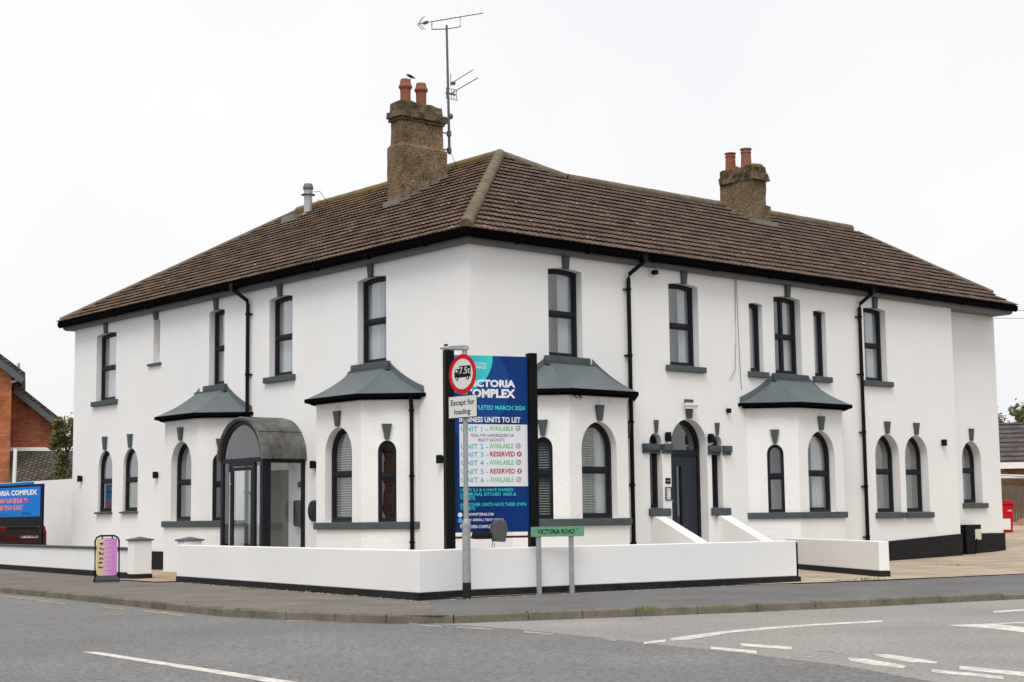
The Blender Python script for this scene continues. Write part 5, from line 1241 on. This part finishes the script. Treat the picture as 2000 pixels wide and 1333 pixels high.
# sand heap
mb = MB(); sc_ = Q3(q3a(2006), q3z(1048), 1.6); n_ = 14; vs = [sc_ + V((0, 0, .75))]
for r, z in ((.5, .55), (1.0, .25), (1.5, -.15)):
    for k in range(n_): a_ = 6.283 * k / n_; q = r * random.uniform(.85, 1.15); vs.append(sc_ + V((q * math.cos(a_), q * math.sin(a_), z + random.uniform(-.05, .05))))
fs = [(0, 1 + k, 1 + (k + 1) % n_) for k in range(n_)] + [(1 + j * n_ + k, 1 + (j + 1) * n_ + k, 1 + (j + 1) * n_ + (k + 1) % n_, 1 + j * n_ + (k + 1) % n_) for j in (0, 1) for k in range(n_)]
mb.add(vs, fs); tag(mb.build('sand_heap', mat('sand', (150, 116, 84), rough=1, vs=4, col2=(120, 92, 68), var=.2, bump=.03, bs=20), smooth=True), 'heap of brown sand in front of the timber fence', 'sand heap')
mb = MB(); mb.tube([Q4(q4a(1975), q4z(1048), 1.), Q4(q4a(2100), q4z(1051), 1.)], .05, 6); mb.tube([Q4(q4a(1975), q4z(1053), 1.1), Q4(q4a(2100), q4z(1055), 1.1)], .03, 6)
tag(mb.build('steel_pipe', GALV), 'pale metal pipes lying on the ground beside the red bin', 'pipe')
# overhead wires
mb = MB()
for z, dz in ((15.2, .4), (14.4, .35)):
    pass
pA = CO + (CF * 3068.6 + CR * 700 - CU * (597 - 666.5)) / 3068.6 * 70; pB = CO + (CF * 3068.6 + CR * 1250 - CU * (603 - 666.5)) / 3068.6 * 70
for k, dz in enumerate((0, -.36)):
    pts = []
    for i in range(13): t_ = i / 12; p = pA.lerp(pB, t_) + V((0, 0, dz - .5 * (1 - (2 * t_ - 1) ** 2) * .3)); pts.append(p)
    mb.tube(pts, .012, 4)
tag(mb.build('overhead_wire', flat('wire_grey', (120, 120, 124))), 'two thin overhead wires crossing the sky at the right edge', 'wire')

def tree(base, h, rad, n, label, cm, seed, size=.12, trunk_r=.16, low=.25, gaps=.5, elong=1.2):
    rnd = random.Random(seed); T = thing('tree', label, 'tree', base); base = V(base)
    mb = MB(); tips = []
    mb.tube([base, base + V((.1, .05, h * .4)), base + V((0, .1, h * .8))], [trunk_r, trunk_r * .6, trunk_r * .2], 8)
    for k in range(16):
        a_ = rnd.uniform(0, 6.3); z = h * rnd.uniform(low, .85); r = rad * rnd.uniform(.4, .95) * (1 - .5 * (z / h) ** 2)
        s_ = base + V((0, 0, z * .85)); e = base + V((math.cos(a_) * r, math.sin(a_) * r, z + rnd.uniform(.1, .35) * h * .4))
        mid_ = s_.lerp(e, .5) + V((0, 0, .1)); mb.tube([s_, mid_, e], [trunk_r * .3, trunk_r * .18, .01], 5); tips += [mid_, e, s_.lerp(e, .75)]
    mb.build('trunk', BARK, T)
    cl = []
    for k in range(60):
        t0 = rnd.choice(tips); cl.append((t0 + V((rnd.gauss(0, .3), rnd.gauss(0, .3), rnd.gauss(0, .25))) * rad * .4, rad * rnd.uniform(.1, .28)))
    mb = MB()
    for k in range(n):
        c_, r = cl[int(rnd.random() * len(cl))]
        d = V((rnd.gauss(0, 1), rnd.gauss(0, 1), rnd.gauss(0, 1) * elong)).normalized() * r * rnd.random() ** .4 * (1 if rnd.random() < .9 else 1.6)
        p = c_ + d; s_ = size * rnd.uniform(.5, 1.2); a = V((rnd.gauss(0, 1), rnd.gauss(0, 1), rnd.gauss(0, .6))).normalized() * s_; b = a.cross(V((rnd.gauss(0, 1), rnd.gauss(0, 1), rnd.gauss(0, 1))).normalized()) * .6
        mb.add([p - a, p - b * .8, p + a, p + b * .8], [(0, 1, 2, 3)])
    mb.build('crown', cm, T)
p_ = site(136, 53)[0](0, 0, 0); tree((p_.x, p_.y, 0), 5.0, 1.2, 7000, 'small bushy green tree between the brick house and the white building', LEAF, 3, .09, .08, low=.2)
p_ = site(1965, 76)[0](0, 0, 0); tree((p_.x, p_.y, .5), 5.4, 2.2, 6000, 'pale green tree top just above the left part of the bungalow roof', LEAF2, 5, .12)
p_ = site(2012, 74)[0](0, 0, 0); tree((p_.x, p_.y, .5), 5.9, 2.2, 7000, 'taller pale green tree top rising above the bungalow at the frame edge', LEAF2, 8, .12)

# the other side of both roads: what the windows look out on and mirror
def terrace(x, y, ang, w_, d_, label, bm, rm):
    c_, s_ = math.cos(ang), math.sin(ang); fr = frame((x, y, 0), (c_, s_, 0), (0, 0, 1), (s_, -c_, 0))
    T = thing('house', label, 'house', (x, y, 0), 'houses on the far side of the roads')
    hs = [rect(a, a + 1.1, z, z + 1.4) for a in (1.2, w_ - 2.6) for z in (.9, 3.6)]; dpoly = rect(w_ / 2 - .5, w_ / 2 + .5, .1, 2.2)
    mb = MB(); mb.prism(fr, rect(0, w_, -.1, 5.4), -d_, 0, []); mb.build('wall', bm, T)
    mb = MB(); a = [(-.3, 5.3), (w_ + .3, 5.3)]
    mb.add([fr(-.3, 5.3, .4), fr(w_ + .3, 5.3, .4), fr(w_ + .3, 5.3, -d_ - .4), fr(-.3, 5.3, -d_ - .4), fr(.0, 8.6, -d_ / 2), fr(w_, 8.6, -d_ / 2)], [(0, 1, 5, 4), (2, 3, 4, 5), (1, 2, 5), (3, 0, 4), (0, 3, 2, 1)]); rf = mb.build('roof', rm, T)
    mb = MB(); mb.box(fr, w_ * .7, w_ * .7 + .9, 7, 9.6, -d_ / 2 - .4, -d_ / 2 + .4); mb.build('chimney', bm, rf)
    for h in hs:
        mb = MB(); mb.prism(fr, [(h[0][0] - .06, h[0][1] - .06), (h[1][0] + .06, h[0][1] - .06), (h[1][0] + .06, h[2][1] + .06), (h[0][0] - .06, h[2][1] + .06)], 0, .05, [rect(h[0][0] + .03, h[0][0] + .53, h[0][1] + .03, h[2][1] - .03), rect(h[0][0] + .57, h[1][0] - .03, h[0][1] + .03, h[2][1] - .03)]); wn_ = mb.build('window', WHITEPL, T)
        mb = MB(); mb.box(fr, h[0][0], h[1][0], h[0][1], h[2][1], .002, .02); mb.build('pane', CGL, wn_)
    mb = MB(); mb.prism(fr, dpoly, 0, .06); mb.build('door', DOORM, T)
R_ = math.radians
terrace(-42, 48, R_(87), 9, 8, 'red brick house across the main road with white windows, beside the garden hedge', ORB2, TILE_S)
terrace(-43, 22, R_(88), 10, 8, 'orange brick house across the main road, opposite the left front', ORB, TILE_S)
terrace(-40, -46, R_(135), 12, 8, 'red brick house diagonally across the junction', ORB2, TILE_S)
terrace(48, -50, R_(178), 10, 8, 'red brick house across the side road with a tiled roof', ORB2, TILE_B)
terrace(26, -52, R_(178), 10, 8, 'orange brick house across the side road, opposite the bays', ORB, TILE_B)
tree((8, -50, -.1), 9.5, 3.6, 5000, 'broad green tree across the side road, mirrored in the right front windows', LEAF, 11, .35, .25)
tree((33, -44, -.1), 8.5, 3.0, 4000, 'green tree across the side road between the two houses', LEAF, 12, .35, .22)
tree((-40, 38, -.1), 8.0, 3.0, 4000, 'green tree across the main road between the two houses', LEAF, 13, .35, .22)
